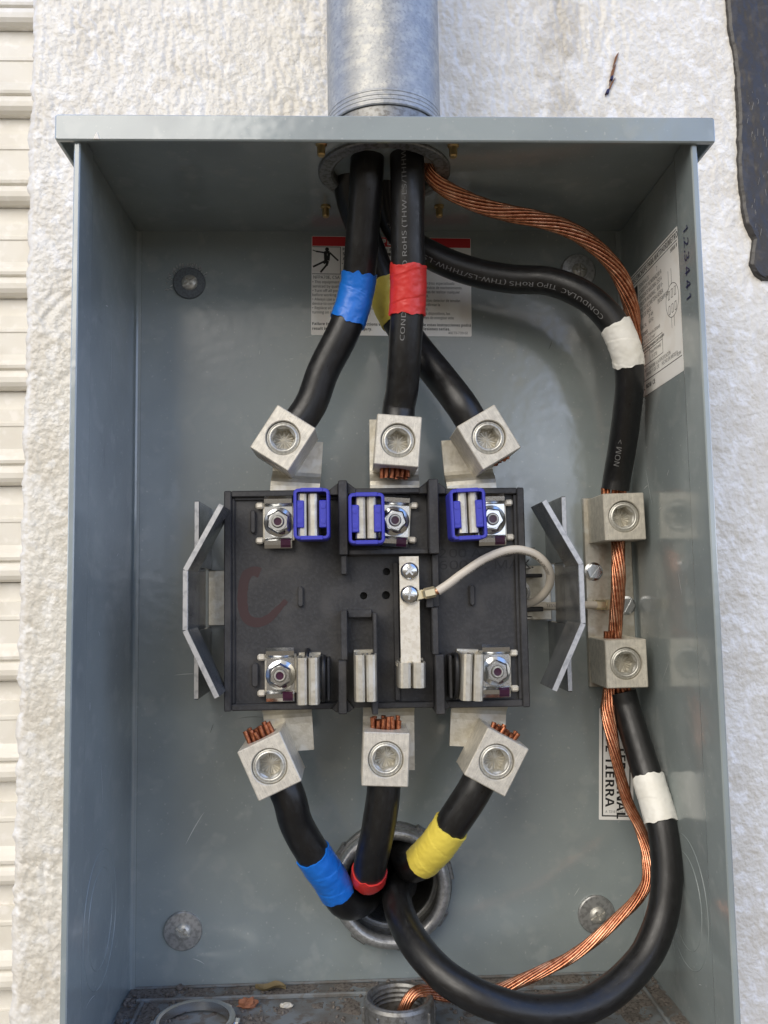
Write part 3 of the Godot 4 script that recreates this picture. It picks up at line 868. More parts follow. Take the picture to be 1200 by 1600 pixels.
func mounting_screws():
	var spots := [
		[Vector3(-110.3, 177.5, 0), "dark washer", "slotted mounting screw with dark rubber washer and scratched paint, upper left of back panel"],
		[Vector3(114.5, 184.0, 0), "zinc", "mounting screw and zinc washer half hidden behind the black neutral cable"],
		[Vector3(-112.2, -179.0, 0), "zinc", "mounting screw with zinc washer at the lower left of back panel"],
		[Vector3(111.4, -177.0, 0), "zinc", "mounting screw with zinc washer beside the bare copper wire, lower right"]]
	var i := 0
	for s in spots:
		var t := thing("mounting_screw", s[2], "screw", s[0], "screws fixing the box to the wall")
		var dark: bool = s[1] != "zinc"
		var b := MB.new()
		b.xf = Transform3D(Basis(Vector3.UP, 0.05) * Basis(Vector3.RIGHT, 0.03), s[0])
		var r := 9.2 if dark else 10.2
		b.lathe([Vector2(r, -0.4), Vector2(r, 1.0), Vector2(r - 0.5, 1.5), Vector2(4.2, 1.9), Vector2(3.2, 1.2)], 44)
		obj("washer", b, M.rubber if dark else M.cast, t)
		b = MB.new()
		cut_head(t, "screw_head", [Vector2(0, -0.5), Vector2(4.6, -0.5), Vector2(4.6, 0.5), Vector2(4.3, 1.2), Vector2(3.7, 1.8), Vector2(2.5, 2.4), Vector2(0, 2.7)], s[0] + Vector3(0.3, 0, 1.2), rad_to_deg(0.6 + i), [[Vector3(9.6, 2.4, 1.2), Vector3(0, 2.0, 0)], [Vector3(1.1, 2.4, 5.0), Vector3(0, 2.0, 0)]], M.screw)
		if dark:
			# bare metal burrs around the washer where the paint was torn
			var rng := RandomNumberGenerator.new()
			rng.seed = 5
			b = MB.new()
			for k in 70:
				var a := rng.randf_range(0.35, 3.5)
				var rr := rng.randf_range(9.4, 12.8 if a < 2.6 else 13.4)
				b.xf = turn_z(rad_to_deg(a) + rng.randf_range(-40, 40), s[0] + Vector3(cos(a) * rr - 0.6, sin(a) * rr * 0.95 - 0.3, 0.2))
				b.box(Vector3.ZERO, Vector3(rng.randf_range(0.5, 1.9), rng.randf_range(0.3, 0.7), 0.5), 0.12)
			obj("metal_burr", b, M.steel_edge, t)
		i += 1

func bushing():
	var c := Vector3(-0.3, -157, 0)
	var t := thing("conduit_bushing", "round cast metal bushing around the cable opening in back panel", "bushing", c)
	var b := MB.new()
	b.xf = Transform3D(Basis.IDENTITY, c)
	b.lathe([Vector2(32.5, 0), Vector2(32.5, 5.5), Vector2(31.6, 6.2), Vector2(29.5, 6.4)], 72)
	for k in 8:
		b.xf = Transform3D(Basis(Vector3.BACK, TAU * k / 8.0 + 0.2), c)
		b.box(Vector3(32.4, 0, 3), Vector3(2.6, 9, 5.6), 0.5)
	obj("locknut", b, M.galv_dull, t)
	b = MB.new()
	var pr := []
	for i in 17:
		var a := PI * 0.0 + PI * 1.25 * i / 16.0
		pr.append(Vector2(28.0 + 3.4 * cos(a), 9.0 + 3.8 * sin(a)))
	pr.push_front(Vector2(31.4, 3))
	b.xf = Transform3D(Basis.IDENTITY, c)
	b.lathe(pr, 96)
	obj("rounded_ring", b, M.cast, t)
	b = MB.new()
	b.xf = Transform3D(Basis.IDENTITY, c)
	b.lathe([Vector2(25.6, 6.3), Vector2(26.2, 2), Vector2(26.2, -8), Vector2(24.6, -8.2), Vector2(24.2, -9), Vector2(24.2, -95), Vector2(0.01, -95)], 72)
	obj("sleeve", b, M.galv_dull, t)
	b = MB.new()
	b.xf = Transform3D(Basis.IDENTITY, c)
	b.lathe([Vector2(26.1, -5), Vector2(24.4, -4.6), Vector2(23.6, -5.2), Vector2(23.6, -8)], 72)
	obj("inner_ring", b, M.galv, t)

# ---------- labels
func flat_place(o: Vector3, ux: Vector3, uy: Vector3) -> Callable:
	var nn := ux.cross(uy)
	return func(x, y): return [o + ux * x + uy * y, nn]
func build_labels():
	var rot := Transform3D(Basis(Vector3.BACK, deg_to_rad(-0.9)), Vector3(-40.2, 205.6, 0.05))
	var ux := rot.basis.x
	var uy := rot.basis.y
	var t := thing("warning_label", "white bilingual warning sticker with red header behind the taped cables", "label", Vector3(5.8, 145.5, 0.05))
	var b := MB.new()
	b.xf = rot
	b.prism(rrect(92.4, 58.6, 0.8, Vector2(46.2, -29.3)), 0, 0.14, 0.03)
	obj("sheet", b, M.paper, t)
	b = MB.new()
	b.xf = rot
	b.prism(PackedVector2Array([Vector2(0.3, -5.9), Vector2(92.1, -5.9), Vector2(92.1, -0.3), Vector2(0.3, -0.3)]), 0.1, 0.19, 0.0)
	obj("red_band", b, M.paper_red, t)
	var P := func(x: float, y: float): return flat_place(rot * Vector3(x, y, 0.24), ux, uy)
	b = MB.new()
	b.text("PELIGRO", 3.9, P.call(40.5, -3.1), true)
	b.text("DANGER", 3.9, P.call(21.0, -3.1), true)
	obj("header_lettering", b, M.white_ink, t)
	b = MB.new()
	# pictogram frame and figure
	b.xf = rot
	for r in [[0.4, 16.8, -6.6, -6.3], [0.4, 16.8, -22.7, -22.4], [16.5, 16.8, -22.7, -6.3]]: b.bb(r[0], r[1], r[2], r[3], 0.1, 0.2, 0.0)
	b.prism(circle(1.15, 20, Vector2(8.9, -7.9)), 0.1, 0.2, 0.0)
	for s in [[2.6, -9.2, 7.6, -9.9, 0.9], [0.6, -8.4, 2.7, -9.2, 0.5], [7.4, -9.8, 10.4, -9.6, 1.6], [10.4, -9.8, 15.4, -14.6, 0.9], [8.0, -10.2, 8.2, -14.8, 1.9], [10.0, -10.2, 9.6, -14.6, 1.6], [8.8, -14.2, 6.8, -16.2, 1.9], [7.2, -15.2, 0.9, -18.4, 1.1], [9.4, -14.8, 8.6, -17.6, 1.5], [8.7, -17.2, 5.2, -21.6, 1.1]]:
		var a := Vector2(s[0], s[1])
		var c := Vector2(s[2], s[3])
		var d: Vector2 = (c - a).normalized().orthogonal() * s[4] * 0.5
		b.prism(PackedVector2Array([a + d, c + d, c - d, a - d]), 0.1, 0.2, 0.0)
	b.xf = Transform3D.IDENTITY
	var y := -7.6
	for l in [["HAZARD OF ELECTRIC", "PELIGRO DE DESCARGA ELÉCTRICA,"], ["SHOCK, EXPLOSION, OR", "EXPLOSIÓN O DESTELLO POR ARQUEO"], ["ARC FLASH", ""]]:
		b.text(l[0], 1.75, P.call(18.0, y), true)
		if l[1]: b.text(l[1], 1.75, P.call(45.2, y), true, 0, 0.94)
		y -= 2.85
	b.text("• Apply appropriate personal", 1.5, P.call(17.6, -16.3))
	b.text("protective equipment (PPE)", 1.5, P.call(18.4, -18.7))
	b.text("• Utilice equipo de protección personal (EPP)", 1.5, P.call(45.0, -14.2))
	b.text("NFPA70E, CSA Z462", 1.75, P.call(1.2, -24.6))
	y = -27.4
	for l in [["• This equipment must be installed and", "• Solamente el personal eléctrico especializado"], ["  serviced by qualified personnel.", "  deberá instalar y prestar servicio de mantenimiento."], ["• Turn off all power supplying this equipment", "• Desenergice el equipo antes de realizar cualquier"], ["  before working on or inside equipment.", "  trabajo dentro o fuera de él."], ["• Always use a properly rated voltage sensing", "• Siempre utilice un dispositivo detector de tensión"], ["  device to confirm power is off.", "  nominal adecuado para confirmar la"], ["• Replace all devices, doors and covers before", "  desenergización del equipo."], ["  turning on power to this equipment.", "• Vuelva a colocar todos los dispositivos, las"], ["", "  puertas y las cubiertas antes de energizar este"]]:
		if l[0]: b.text(l[0], 1.5, P.call(0.7, y), false, 0, 0.98)
		b.text(l[1], 1.5, P.call(45.0, y), false, 0, 0.86)
		y -= 2.55
	b.text("Failure to follow these instructions will", 1.6, P.call(0.7, -52.0), true)
	b.text("result in death or serious injury.", 1.6, P.call(0.7, -54.8), true)
	b.text("El incumplimiento de estas instrucciones podrá", 1.6, P.call(45.0, -52.0), true, 0, 0.93)
	b.text("causar la muerte o lesiones serias.", 1.6, P.call(45.0, -54.4), true, 0, 0.95)
	b.text("40273-739-02", 1.35, P.call(78.8, -56.6))
	b.xf = rot
	b.bb(43.4, 43.7, -56.5, -7, 0.1, 0.2, 0.0)
	obj("lettering", b, M.ink, t)

	# rating plate on the right side wall: line direction is +z (towards the front)
	t = thing("rating_label", "white wiring data sticker on the right inside wall of the box", "label", Vector3(139.9, 103, 50))
	b = MB.new()
	var zz := Transform3D(Basis(Vector3(0, 0, 1), Vector3(0, 1, 0), Vector3(-1, 0, 0)), Vector3(139.98, 103, 14.5))
	b.xf = zz
	b.prism(rrect(71.6, 71.4, 0.8, Vector2(35.8, 35.7)), 0, 0.14, 0.03)
	obj("sheet", b, M.paper, t)
	var Q := func(x: float, yy: float): return flat_place(zz * Vector3(x, yy, 0.2), zz.basis.x, zz.basis.y)
	b = MB.new()
	b.xf = zz
	for r in [[1, 70.6, 69.9, 70.3], [1, 70.6, 64.6, 65.0], [1, 70.6, 7.6, 8.0], [12, 46, 26.2, 26.5], [12, 46, 22.8, 23.1], [12, 46, 15.8, 16.1], [46, 46.3, 15.8, 26.5], [27, 27.3, 15.8, 22.8], [1.5, 12.5, 49.5, 63.2]]: b.bb(r[0], r[1], r[2], r[3], 0.1, 0.18, 0.0)
	for k in 40:
		var a0 := TAU * k / 40.0
		var c0 := Vector2(61.5, 38) + Vector2.from_angle(a0) * 8.2
		var c1 := Vector2(61.5, 38) + Vector2.from_angle(a0 + TAU / 40.0) * 8.2
		var d := Vector2.from_angle(a0 + TAU / 80.0) * 0.3
		b.prism(PackedVector2Array([c0, c1, c1 + d, c0 + d]), 0.1, 0.18, 0.0)
	for q in [[57.5, 41.5], [61.5, 41.5], [65.5, 41.5], [57.5, 34.0], [61.5, 34.0], [65.5, 34.0]]:
		for e in [[-1.1, -0.8, -2.2, 2.2], [0.8, 1.1, -2.2, 2.2], [-0.8, 0.8, 1.9, 2.2], [-0.8, 0.8, -2.2, -1.9]]: b.bb(q[0] + e[0], q[0] + e[1], q[1] + e[2], q[1] + e[3], 0.1, 0.18, 0.0)
	for q in [57.5, 61.5]: b.bb(q, q + 0.25, 46.0, 54.0, 0.1, 0.18, 0.0)
	for q in [59.5, 63.0]: b.bb(q, q + 0.25, 24.5, 30.0, 0.1, 0.18, 0.0)
	b.xf = Transform3D.IDENTITY
	b.text("BASE ENCHUFE PARA WATTHORÍMETRO MS2007J", 3.1, Q.call(2.0, 67.4), true, 0, 0.87)
	b.text("SERIE B", 1.8, Q.call(62, 62.6), true)
	y = 61.0
	for l in [["TERMINALES:", "7"], ["CORRIENTE NOMINAL:", "200 A"], ["CORRIENTE MÁXIMA:", "250 A"], ["TENSIÓN NOMINAL:", "600 V~"], ["TIPO DE ACOMETIDA:", "AÉREA"], ["TIPO DE BASE:", "INTEMPERIE"]]:
		b.text(l[0], 2.2, Q.call(14.5, y), false, 0, 0.92)
		b.text(l[1], 2.2, Q.call(42.0, y), false, 0, 0.92)
		y -= 3.5
	b.text("FRECUENCIA:", 2.0, Q.call(8.0, 37.5)); b.text("60 Hz", 2.0, Q.call(28.0, 37.5)); b.text("3F 4H", 2.0, Q.call(28.0, 40.5))
	b.text("CONECTORES", 2.0, Q.call(8.0, 33.4), true)
	b.text("Línea y carga: 13,3 a 127 mm² (6 a 250 kcmil)", 1.6, Q.call(8.0, 30.8), false, 0, 0.8)
	b.text("Neutro y tierra: 13,3 a 127 mm²", 1.6, Q.call(8.0, 28.2), false, 0, 0.9)
	b.text("Tornillos de cabeza hexagonal, par de apriete", 1.5, Q.call(12.5, 24.7), true, 0, 0.8)
	b.text("Conector", 1.5, Q.call(13.0, 21.0)); b.text("Torque N·m (lb-pulg)", 1.5, Q.call(28.0, 21.0), false, 0, 0.8); b.text("31 (275)", 1.6, Q.call(30.0, 18.2))
	b.text("FABRICADO CONFORME A LA ESPECIFICACIÓN", 1.8, Q.call(12.0, 13.2), false, 0, 0.85)
	b.text("GWH00-11 DE CFE", 1.8, Q.call(20.0, 10.6)); b.text("HECHO EN MÉXICO", 1.8, Q.call(44.0, 10.6))
	b.text("UL  NOM  CE", 2.4, Q.call(14.0, 4.4), true); b.text("72284", 1.5, Q.call(64, 9.6))
	obj("lettering", b, M.ink, t)

	# earth terminal label on the back panel, text turned to read downwards
	t = thing("earth_terminal_label", "small white sticker with black frame and vertical lettering below the lower lug", "label", Vector3(124, -127, 0.05))
	b = MB.new()
	var e := Transform3D(Basis(Vector3.BACK, deg_to_rad(-2.4)), Vector3(118.6, -66.5, 0.05))
	b.xf = e
	b.prism(rrect(19.2, 60.6, 0.5, Vector2(8.4, -30.3)), 0, 0.14, 0.03)
	obj("sheet", b, M.paper, t)
	b = MB.new()
	b.xf = e
	for r in [[0.4, 1.1, -58.8, -1.4], [15.7, 16.4, -58.8, -1.4], [1.1, 15.7, -58.8, -58.1], [1.1, 15.7, -2.1, -1.4]]: b.bb(r[0], r[1], r[2], r[3], 0.1, 0.19, 0.0)
	b.xf = Transform3D.IDENTITY
	var E1 := func(x: float, yy: float): return flat_place(e * Vector3(x, yy, 0.2), -e.basis.y, e.basis.x)
	b.text("O DE TIERRA", 4.9, E1.call(4.7, -6.6), true, 0, 1.17)
	b.text("TERMINAL", 4.9, E1.call(11.0, -20.5), true, 0, 1.17)
	obj("lettering", b, M.ink, t)
	b = MB.new()
	b.text("A  72161-128-01", 1.2, flat_place(e * Vector3(2.4, -56.2, 0.2), e.basis.x, e.basis.y))
	obj("part_number", b, M.ink, t)

# ---------- meter block
func build_block():
	var t := thing("meter_block", "black moulded plastic meter base block in the middle of the box", "meter base", Vector3(-7, -3, 0))
	# body with bolt holes
	var csg := CSGCombiner3D.new()
	csg.name = "base_plate"
	var cb := CSGBox3D.new()
	cb.size = Vector3(151, 109, 9) * MM
	cb.position = (Vector3(-7.4, -2.8, 41.5) - Vector3(-7, -3, 0)) * MM
	cb.material = M.plastic
	csg.add_child(cb)
	for h in [[-1.9, 10.3, 1.9], [-13.7, -1.7, 1.9], [-2.4, -1.6, 2.1]]:
		var cc := CSGCylinder3D.new()
		cc.radius = h[2] * MM
		cc.height = 30 * MM
		cc.sides = 24
		cc.operation = CSGShape3D.OPERATION_SUBTRACTION
		cc.rotation.x = PI / 2
		cc.position = (Vector3(h[0], h[1], 46) - Vector3(-7, -3, 0)) * MM
		cc.material = M.plastic
		csg.add_child(cc)
	t.add_child(csg)
	var b := MB.new()
	b.bb(-62, 50, -44, 40, 0, 37, 1.0)
	obj("pedestal", b, M.plastic_dark, t)
	# rim
	b = MB.new()
	b.bb(-83.3, -79.6, -57.4, 52, 36, 50, 0.5)
	b.bb(65.0, 68.6, -58.4, 52, 36, 50, 0.5)
	b.bb(-79.6, -25.8, 48.8, 52, 36, 50, 0.5)
	b.bb(-79.6, -25.8, -57.2, -54.0, 36, 50, 0.5)
	b.bb(24.2, 65.0, 48.8, 52, 36, 50, 0.5)
	b.bb(24.6, 65.0, -58.0, -54.6, 36, 50, 0.5)
	b.bb(-21.2, 18.6, 49.4, 52.2, 36, 53, 0.5)
	obj("rim", b, M.plastic, t)
	# inner step just inside the rim
	b = MB.new()
	b.bb(63.4, 65.2, -54.6, 48.6, 45, 48.2, 0.3)
	obj("rim_step", b, M.plastic, t)
	b = MB.new()
	b.bb(-79.8, -78.2, -54, 48.6, 45, 47.6, 0.3)
	b.bb(-78.3, -25.8, 47.4, 49, 45, 47.6, 0.3)
	obj("rim_step", b, M.plastic, t)
	# left barrier: upper and lower length, stepped
	b = MB.new()
	b.bb(-25.8, -21.2, 18.5, 55.6, 36, 59, 0.5)
	b.bb(-24.9, -21.9, 9.0, 18.5, 40, 57, 0.4)
	b.bb(-25.4, -22.0, -33.0, -8.5, 40, 56, 0.4)
	b.bb(-26.9, -22.6, -58.6, -33.0, 36, 59, 0.5)
	for yy in [[55.6, 50.0], [-58.6, -53.5]]:
		b.xf = Transform3D(Basis(Vector3(1, 0, 0), Vector3(0, 0, 1), Vector3(0, -1, 0)), Vector3(0, yy[0] - 0.1 * signf(yy[0]), 0))
	b.xf = Transform3D.IDENTITY
	obj("barrier", b, M.plastic, t)
	# right barrier
	b = MB.new()
	b.bb(19.0, 24.1, 18.5, 55.8, 36, 59, 0.5)
	b.bb(20.8, 24.3, -8.0, 18.5, 40, 51, 0.4)
	b.bb(17.0, 20.8, -8.0, -1.5, 40, 56, 0.4)
	b.bb(19.6, 22.8, -31.0, -8.0, 40, 58, 0.4)
	b.bb(20.6, 25.2, -59.8, -31.0, 36, 59, 0.5)
	obj("barrier", b, M.plastic, t)
	# gusset webs where barriers meet rim
	for g in [[-21.2, 1.0, 52.2], [19.0, -1.0, 52.2], [-25.8, -1.0, 52.0], [24.1, 1.0, 52.0]]:
		b = MB.new()
		b.prism(PackedVector2Array([Vector2(g[0], g[2] - 3.2), Vector2(g[0], g[2] + 3.0), Vector2(g[0] + g[1] * 4.2, g[2] - 0.2), Vector2(g[0] + g[1] * 4.2, g[2] - 3.2)]), 36, 53.6, 0.4)
		obj("gusset", b, M.plastic, t)
	for g in [[-26.9, -1.0], [-22.6, 1.0], [25.2, 1.0]]:
		b = MB.new()
		b.prism(PackedVector2Array([Vector2(g[0], -52.5), Vector2(g[0] + g[1] * 3.4, -56.8), Vector2(g[0] + g[1] * 1.0, -58.4), Vector2(g[0], -58.6)]), 36, 53.0, 0.4)
		obj("gusset", b, M.plastic, t)
	b = MB.new()
	b.bb(-21.2, 19.0, 18.6, 21.4, 40, 54, 0.5)
	obj("cross_rib", b, M.plastic, t)
	# chamber around the neutral jaw
	b = MB.new()
	b.bb(-9.6, -7.6, -58.8, -10.0, 40, 61, 0.4)
	b.bb(-10.6, -7.6, -58.8, -30.0, 40, 61.6, 0.4)
	b.bb(-22.0, -9.6, -12.6, -8.4, 40, 51, 0.5)
	b.bb(-7.6, 20.6, -57.5, -54.6, 40, 50, 0.4)
	b.bb(1.2, 4.0, -54, 15.0, 45, 48.4, 0.4)
	obj("chamber_wall", b, M.plastic, t)
	for c in [[-45.4, -1.6], [41.2, -2.3]]:
		b = MB.new()
		b.prism(stadium(2.9, 10.6, Vector2(c[0], c[1])), 45, 48.2, 0.5)
		obj("locating_lug", b, M.plastic, t)
	# stud sockets beside the clips
	for c in [[-69.0, 36.5, 2.6, 12.0], [-68.2, -40, 3.4, 12.0]]:
		b = MB.new()
		b.prism(stadium(c[2], c[3], Vector2(c[0], c[1])), 45, 48.6, 0.5)
		obj("stop_pad", b, M.plastic, t)
	b = MB.new()
	b.text("200 A. CONT.", 4.2, flat_place(Vector3(25.0, 19.0, 46.22), Vector3.RIGHT, Vector3.UP), false, 0, 1.5)
	b.text("600 V. MAX.", 4.2, flat_place(Vector3(25.0, 13.0, 46.22), Vector3.RIGHT, Vector3.UP), false, 0, 1.6)
	obj("moulded_lettering", b, M.plastic_dark, t)
	# hand drawn dark red letter C
	b = MB.new()
	var cp := catmull([Vector3(-65.8, 10.6, 46.1), Vector3(-69.0, 11.6, 46.1), Vector3(-72.6, 9.4, 46.1), Vector3(-74.4, 2.0, 46.1), Vector3(-74.4, -6.0, 46.1), Vector3(-72.4, -12.0, 46.1), Vector3(-67.6, -14.2, 46.1), Vector3(-62.0, -12.6, 46.1), Vector3(-57.0, -8.0, 46.1), Vector3(-52.6, -3.4, 46.1)], 1.0)
	var wob := noise(0.25, 2, 71)
	for i in cp.size() - 1:
		var q := []
		for j in [i, i + 1]:
			var d := (cp[min(j + 1, cp.size() - 1)] - cp[max(j - 1, 0)]).normalized()
			var w := (2.5 if j < cp.size() * 0.62 else lerpf(2.5, 1.2, (j / float(cp.size()) - 0.62) / 0.38)) + 0.35 * wob.get_noise_2d(j, 3)
			var o := Vector3(-d.y, d.x, 0) * w
			q.append(cp[j] + o); q.append(cp[j] - o)
		b.quad(q[0], q[1], q[3], q[2], Vector3.BACK)
	obj("marker_letter", b, M.marker, t)

var lug_mesh: Mesh
var lug_count := 0
var setscrew_mesh: Mesh
var setscrew_floor: Mesh
func make_lug():
	var b := MB.new()
	var hx := 11.0
	var hy := 12.5
	var c := 0.45
	b.holed(hx - c, hy - c, 8.75, 0)
	for s in [-1.0, 1.0]:
		b.quad(Vector3(s * hx, -hy + c, -c), Vector3(s * hx, hy - c, -c), Vector3(s * hx, hy - c, -31), Vector3(s * hx, -hy + c, -31), Vector3(s, 0, 0))
		b.quad(Vector3(s * hx, -hy + c, -c), Vector3(s * hx, hy - c, -c), Vector3(s * (hx - c), hy - c, 0), Vector3(s * (hx - c), -hy + c, 0), Vector3(s, 0, 1))
		b.quad(Vector3(-hx + c, s * hy, -c), Vector3(hx - c, s * hy, -c), Vector3(hx - c, s * (hy - c), 0), Vector3(-hx + c, s * (hy - c), 0), Vector3(0, s, 1))
		for e in [-1.0, 1.0]:
			b.quad(Vector3(e * hx, s * (hy - c), -c), Vector3(e * (hx - c), s * hy, -c), Vector3(e * (hx - c), s * hy, -31), Vector3(e * hx, s * (hy - c), -31), Vector3(e, s, 0))
			b.tri(Vector3(e * hx, s * (hy - c), -c), Vector3(e * (hx - c), s * hy, -c), Vector3(e * (hx - c), s * (hy - c), 0), Vector3(e, s, 1))
		var sx := Transform3D(Basis(Vector3(1, 0, 0), Vector3(0, 0, 1), Vector3(0, -s, 0) * -1.0), Vector3(0, s * hy, -16.0))
		sx.basis = Basis(Vector3(s, 0, 0), Vector3(0, 0, -1), Vector3(0, s, 0)) if false else Basis(Vector3(1, 0, 0), Vector3(0, 0, 1), Vector3(0, s, 0))
		b.xf = sx
		b.holed(hx - c, 15.25, 7.7, 0)
		b.lathe([Vector2(7.7, 0), Vector2(7.2, -0.6), Vector2(7.2, -9), Vector2(0.01, -9)], 40)
		b.xf = Transform3D.IDENTITY
	b.quad(Vector3(-hx, -hy, -31), Vector3(hx, -hy, -31), Vector3(hx, hy, -31), Vector3(-hx, hy, -31), Vector3.FORWARD)
	b.lathe([Vector2(8.75, 0), Vector2(8.35, -0.5), Vector2(8.35, -3.0), Vector2(6.0, -3.0)], 48)
	lug_mesh = b.mesh()
	b = MB.new()
	b.lathe([Vector2(8.1, -3), Vector2(8.1, -1.7), Vector2(7.9, -1.4), Vector2(7.3, -1.15), Vector2(7.15, -1.45), Vector2(6.95, -1.1), Vector2(6.4, -0.85), Vector2(6.05, -1.0), Vector2(5.75, -1.9)], 48)
	var hexr := 5.7
	for k in 48:
		var f := func(a: float) -> float: return hexr * cos(PI / 6) / cos(fposmod(a, PI / 3) - PI / 6)
		var a0 := TAU * k / 48.0
		var a1 := TAU * (k + 1) / 48.0
		var d0 := Vector2.from_angle(a0)
		var d1 := Vector2.from_angle(a1)
		b.quad(b.V(d0 * 5.75, -1.9), b.V(d1 * 5.75, -1.9), b.V(d1 * f.call(a1), -2.6), b.V(d0 * f.call(a0), -2.6), Vector3.BACK)
		b.quad(b.V(d0 * f.call(a0), -2.6), b.V(d1 * f.call(a1), -2.6), b.V(d1 * f.call(a1), -9.0), b.V(d0 * f.call(a0), -9.0), Vector3(-d0.x, -d0.y, 0))
	setscrew_mesh = b.mesh()
	# bottom of the socket: shallow cone with pressed radial ribs
	b = MB.new()
	for k in 40:
		var a0 := TAU * k / 40.0
		var a1 := TAU * (k + 1) / 40.0
		var h0 := 0.5 if (k % 4) < 2 else 0.0
		var h1 := 0.5 if ((k + 1) % 4) < 2 else 0.0
		b.tri(Vector3(0, 0, -8.2), Vector3(cos(a0) * 4.4, sin(a0) * 4.4, -9.0 + h0), Vector3(cos(a1) * 4.4, sin(a1) * 4.4, -9.0 + h1), Vector3.BACK)
		b.quad(Vector3(cos(a0) * 4.4, sin(a0) * 4.4, -9.0 + h0), Vector3(cos(a1) * 4.4, sin(a1) * 4.4, -9.0 + h1), Vector3(cos(a1) * 5.7, sin(a1) * 5.7, -9.0), Vector3(cos(a0) * 5.7, sin(a0) * 5.7, -9.0), Vector3.BACK)
	setscrew_floor = b.mesh()
func add_lug(parent: Node3D, at: Vector3, lean: float):
	var xf := turn_z(-lean, at)
	lug_count += 1
	var l := inst("lug", lug_mesh, M["lug_%d" % (lug_count % 4)], parent, xf)
	var turn := Transform3D(Basis(Vector3.BACK, at.x * 0.37 + at.y), Vector3.ZERO)
	inst("set_screw", setscrew_mesh, M.screw, l, turn)
	inst("socket_floor", setscrew_floor, M.tin_soft, l, turn)

func jaw_blades(parent: Node3D, c: Vector2, tilt: float, h := 20.5, top := 70.0, w := 1.0):
	# two sprung blades, rolled in at the top, standing on a base strip
	for s in [-1.0, 1.0]:
		var b := MB.new()
		b.xf = Transform3D(Basis(Vector3.BACK, deg_to_rad(tilt)) * Basis(Vector3(0, 1, 0), Vector3(s, 0, 0), Vector3(0, 0, 1)), Vector3(c.x, c.y, top))
		var ln := []
		for p in [[4.9, 46.0 - top], [5.1, -14.0], [5.0, -4.0], [4.75, -1.6], [4.2, -0.6], [3.4, -0.25], [1.6, -0.3], [0.95, -0.8], [0.62, -2.2], [0.6, -7.0], [1.2, -12.0]]: ln.append(Vector2(p[0] * w, p[1]))
		b.sheet(ln, 0.9, -h / 2, h / 2)
		obj("jaw_blade", b, M.tin_soft, parent)
	var b := MB.new()
	b.xf = turn_z(tilt, Vector3(c.x, c.y, 0))
	b.bb(-5.6 * w, 5.6 * w, -h / 2 - 1, h / 2 + 1, 45.5, 47.6, 0.3)
	obj("jaw_foot", b, M.tin_soft, parent)

func nut_and_clip(parent: Node3D, c: Vector2, side: float, tilt: float, rng: RandomNumberGenerator):
	var xf := turn_z(tilt, Vector3(c.x, c.y, 0))
	# base bar under the clip
	var b := MB.new()
	b.xf = xf
	b.bb(-8.0, 8.0, -9.6, 9.6, 45.6, 48.4, 0.3)
	obj("contact_plate", b, M.tin_soft, parent)
	# two ears on the outer side
	for e in [8.2, -9.4]:
		b = MB.new()
		b.xf = xf
		b.box(Vector3(side * 9.4, e, 48.6), Vector3(4.0, 3.2, 3.0), 0.8)
		obj("ear", b, M.tin, parent)
	# sprung clip with rolled ends
	b = MB.new()
	b.xf = xf
	var ln := []
	for p in [[12.6, 50.2], [11.2, 51.6], [9.4, 51.4], [8.4, 50.0], [7.9, 49.0], [-8.3, 49.0], [-8.8, 50.0], [-9.8, 51.2], [-11.6, 51.0], [-13.2, 50.0]]: ln.append(Vector2(p[0], p[1]))
	b.sheet(ln, 0.9, -6.9, 6.9)
	var clip := obj("spring_clip", b, M.zinc, parent)
	b = MB.new()
	b.xf = xf
	var l2 := []
	for p in [[-8.95, 50.15], [-9.8, 51.24], [-11.6, 51.06], [-12.9, 50.3]]: l2.append(Vector2(p[0], p[1] + 0.03))
	b.sheet(l2, 0.95, 1.2, 6.2)
	obj("paint_mark", b, M.marker_purple, clip)
	# flanged nut and stud
	b = MB.new()
	b.xf = xf * Transform3D(Basis.IDENTITY, Vector3(-side * 0.2, -0.4, 49.4))
	b.lathe([Vector2(7.5, 0), Vector2(7.5, 0.7), Vector2(7.2, 1.1), Vector2(5.4, 2.0)], 44)
	b.prism(circle(6.1, 6, Vector2.ZERO, 0.35 + rng.randf() * 0.6), 1.0, 5.4, 0.7)
	b.lathe([Vector2(4.6, 5.35), Vector2(4.4, 5.9), Vector2(3.2, 5.9), Vector2(2.9, 5.4)], 36)
	var nut := obj("flange_nut", b, M.zinc, parent)
	b = MB.new()
	b.xf = xf * Transform3D(Basis.IDENTITY, Vector3(-side * 0.2, -0.4, 49.4))
	b.lathe([Vector2(2.9, 5.2), Vector2(2.9, 6.6), Vector2(2.5, 7.1), Vector2(2.1, 7.1), Vector2(1.9, 6.5), Vector2(0.01, 6.4)], 30)
	obj("stud", b, M.screw, nut)
	b = MB.new()
	b.xf = xf * Transform3D(Basis.IDENTITY, Vector3(-side * 0.2, -0.4, 49.4))
	b.lathe([Vector2(1.95, 6.55), Vector2(0.01, 6.5)], 20)
	var blob := PackedVector2Array()
	for i in 14: blob.append(Vector2(1.4, -5.2) + Vector2(cos(TAU * i / 14.0) * 2.1, sin(TAU * i / 14.0) * 0.95) * (0.8 + 0.35 * rng.randf()))
	b.prism(blob, 2.0, 2.7, 0.2)
	obj("paint_mark", b, M.marker_purple, nut)

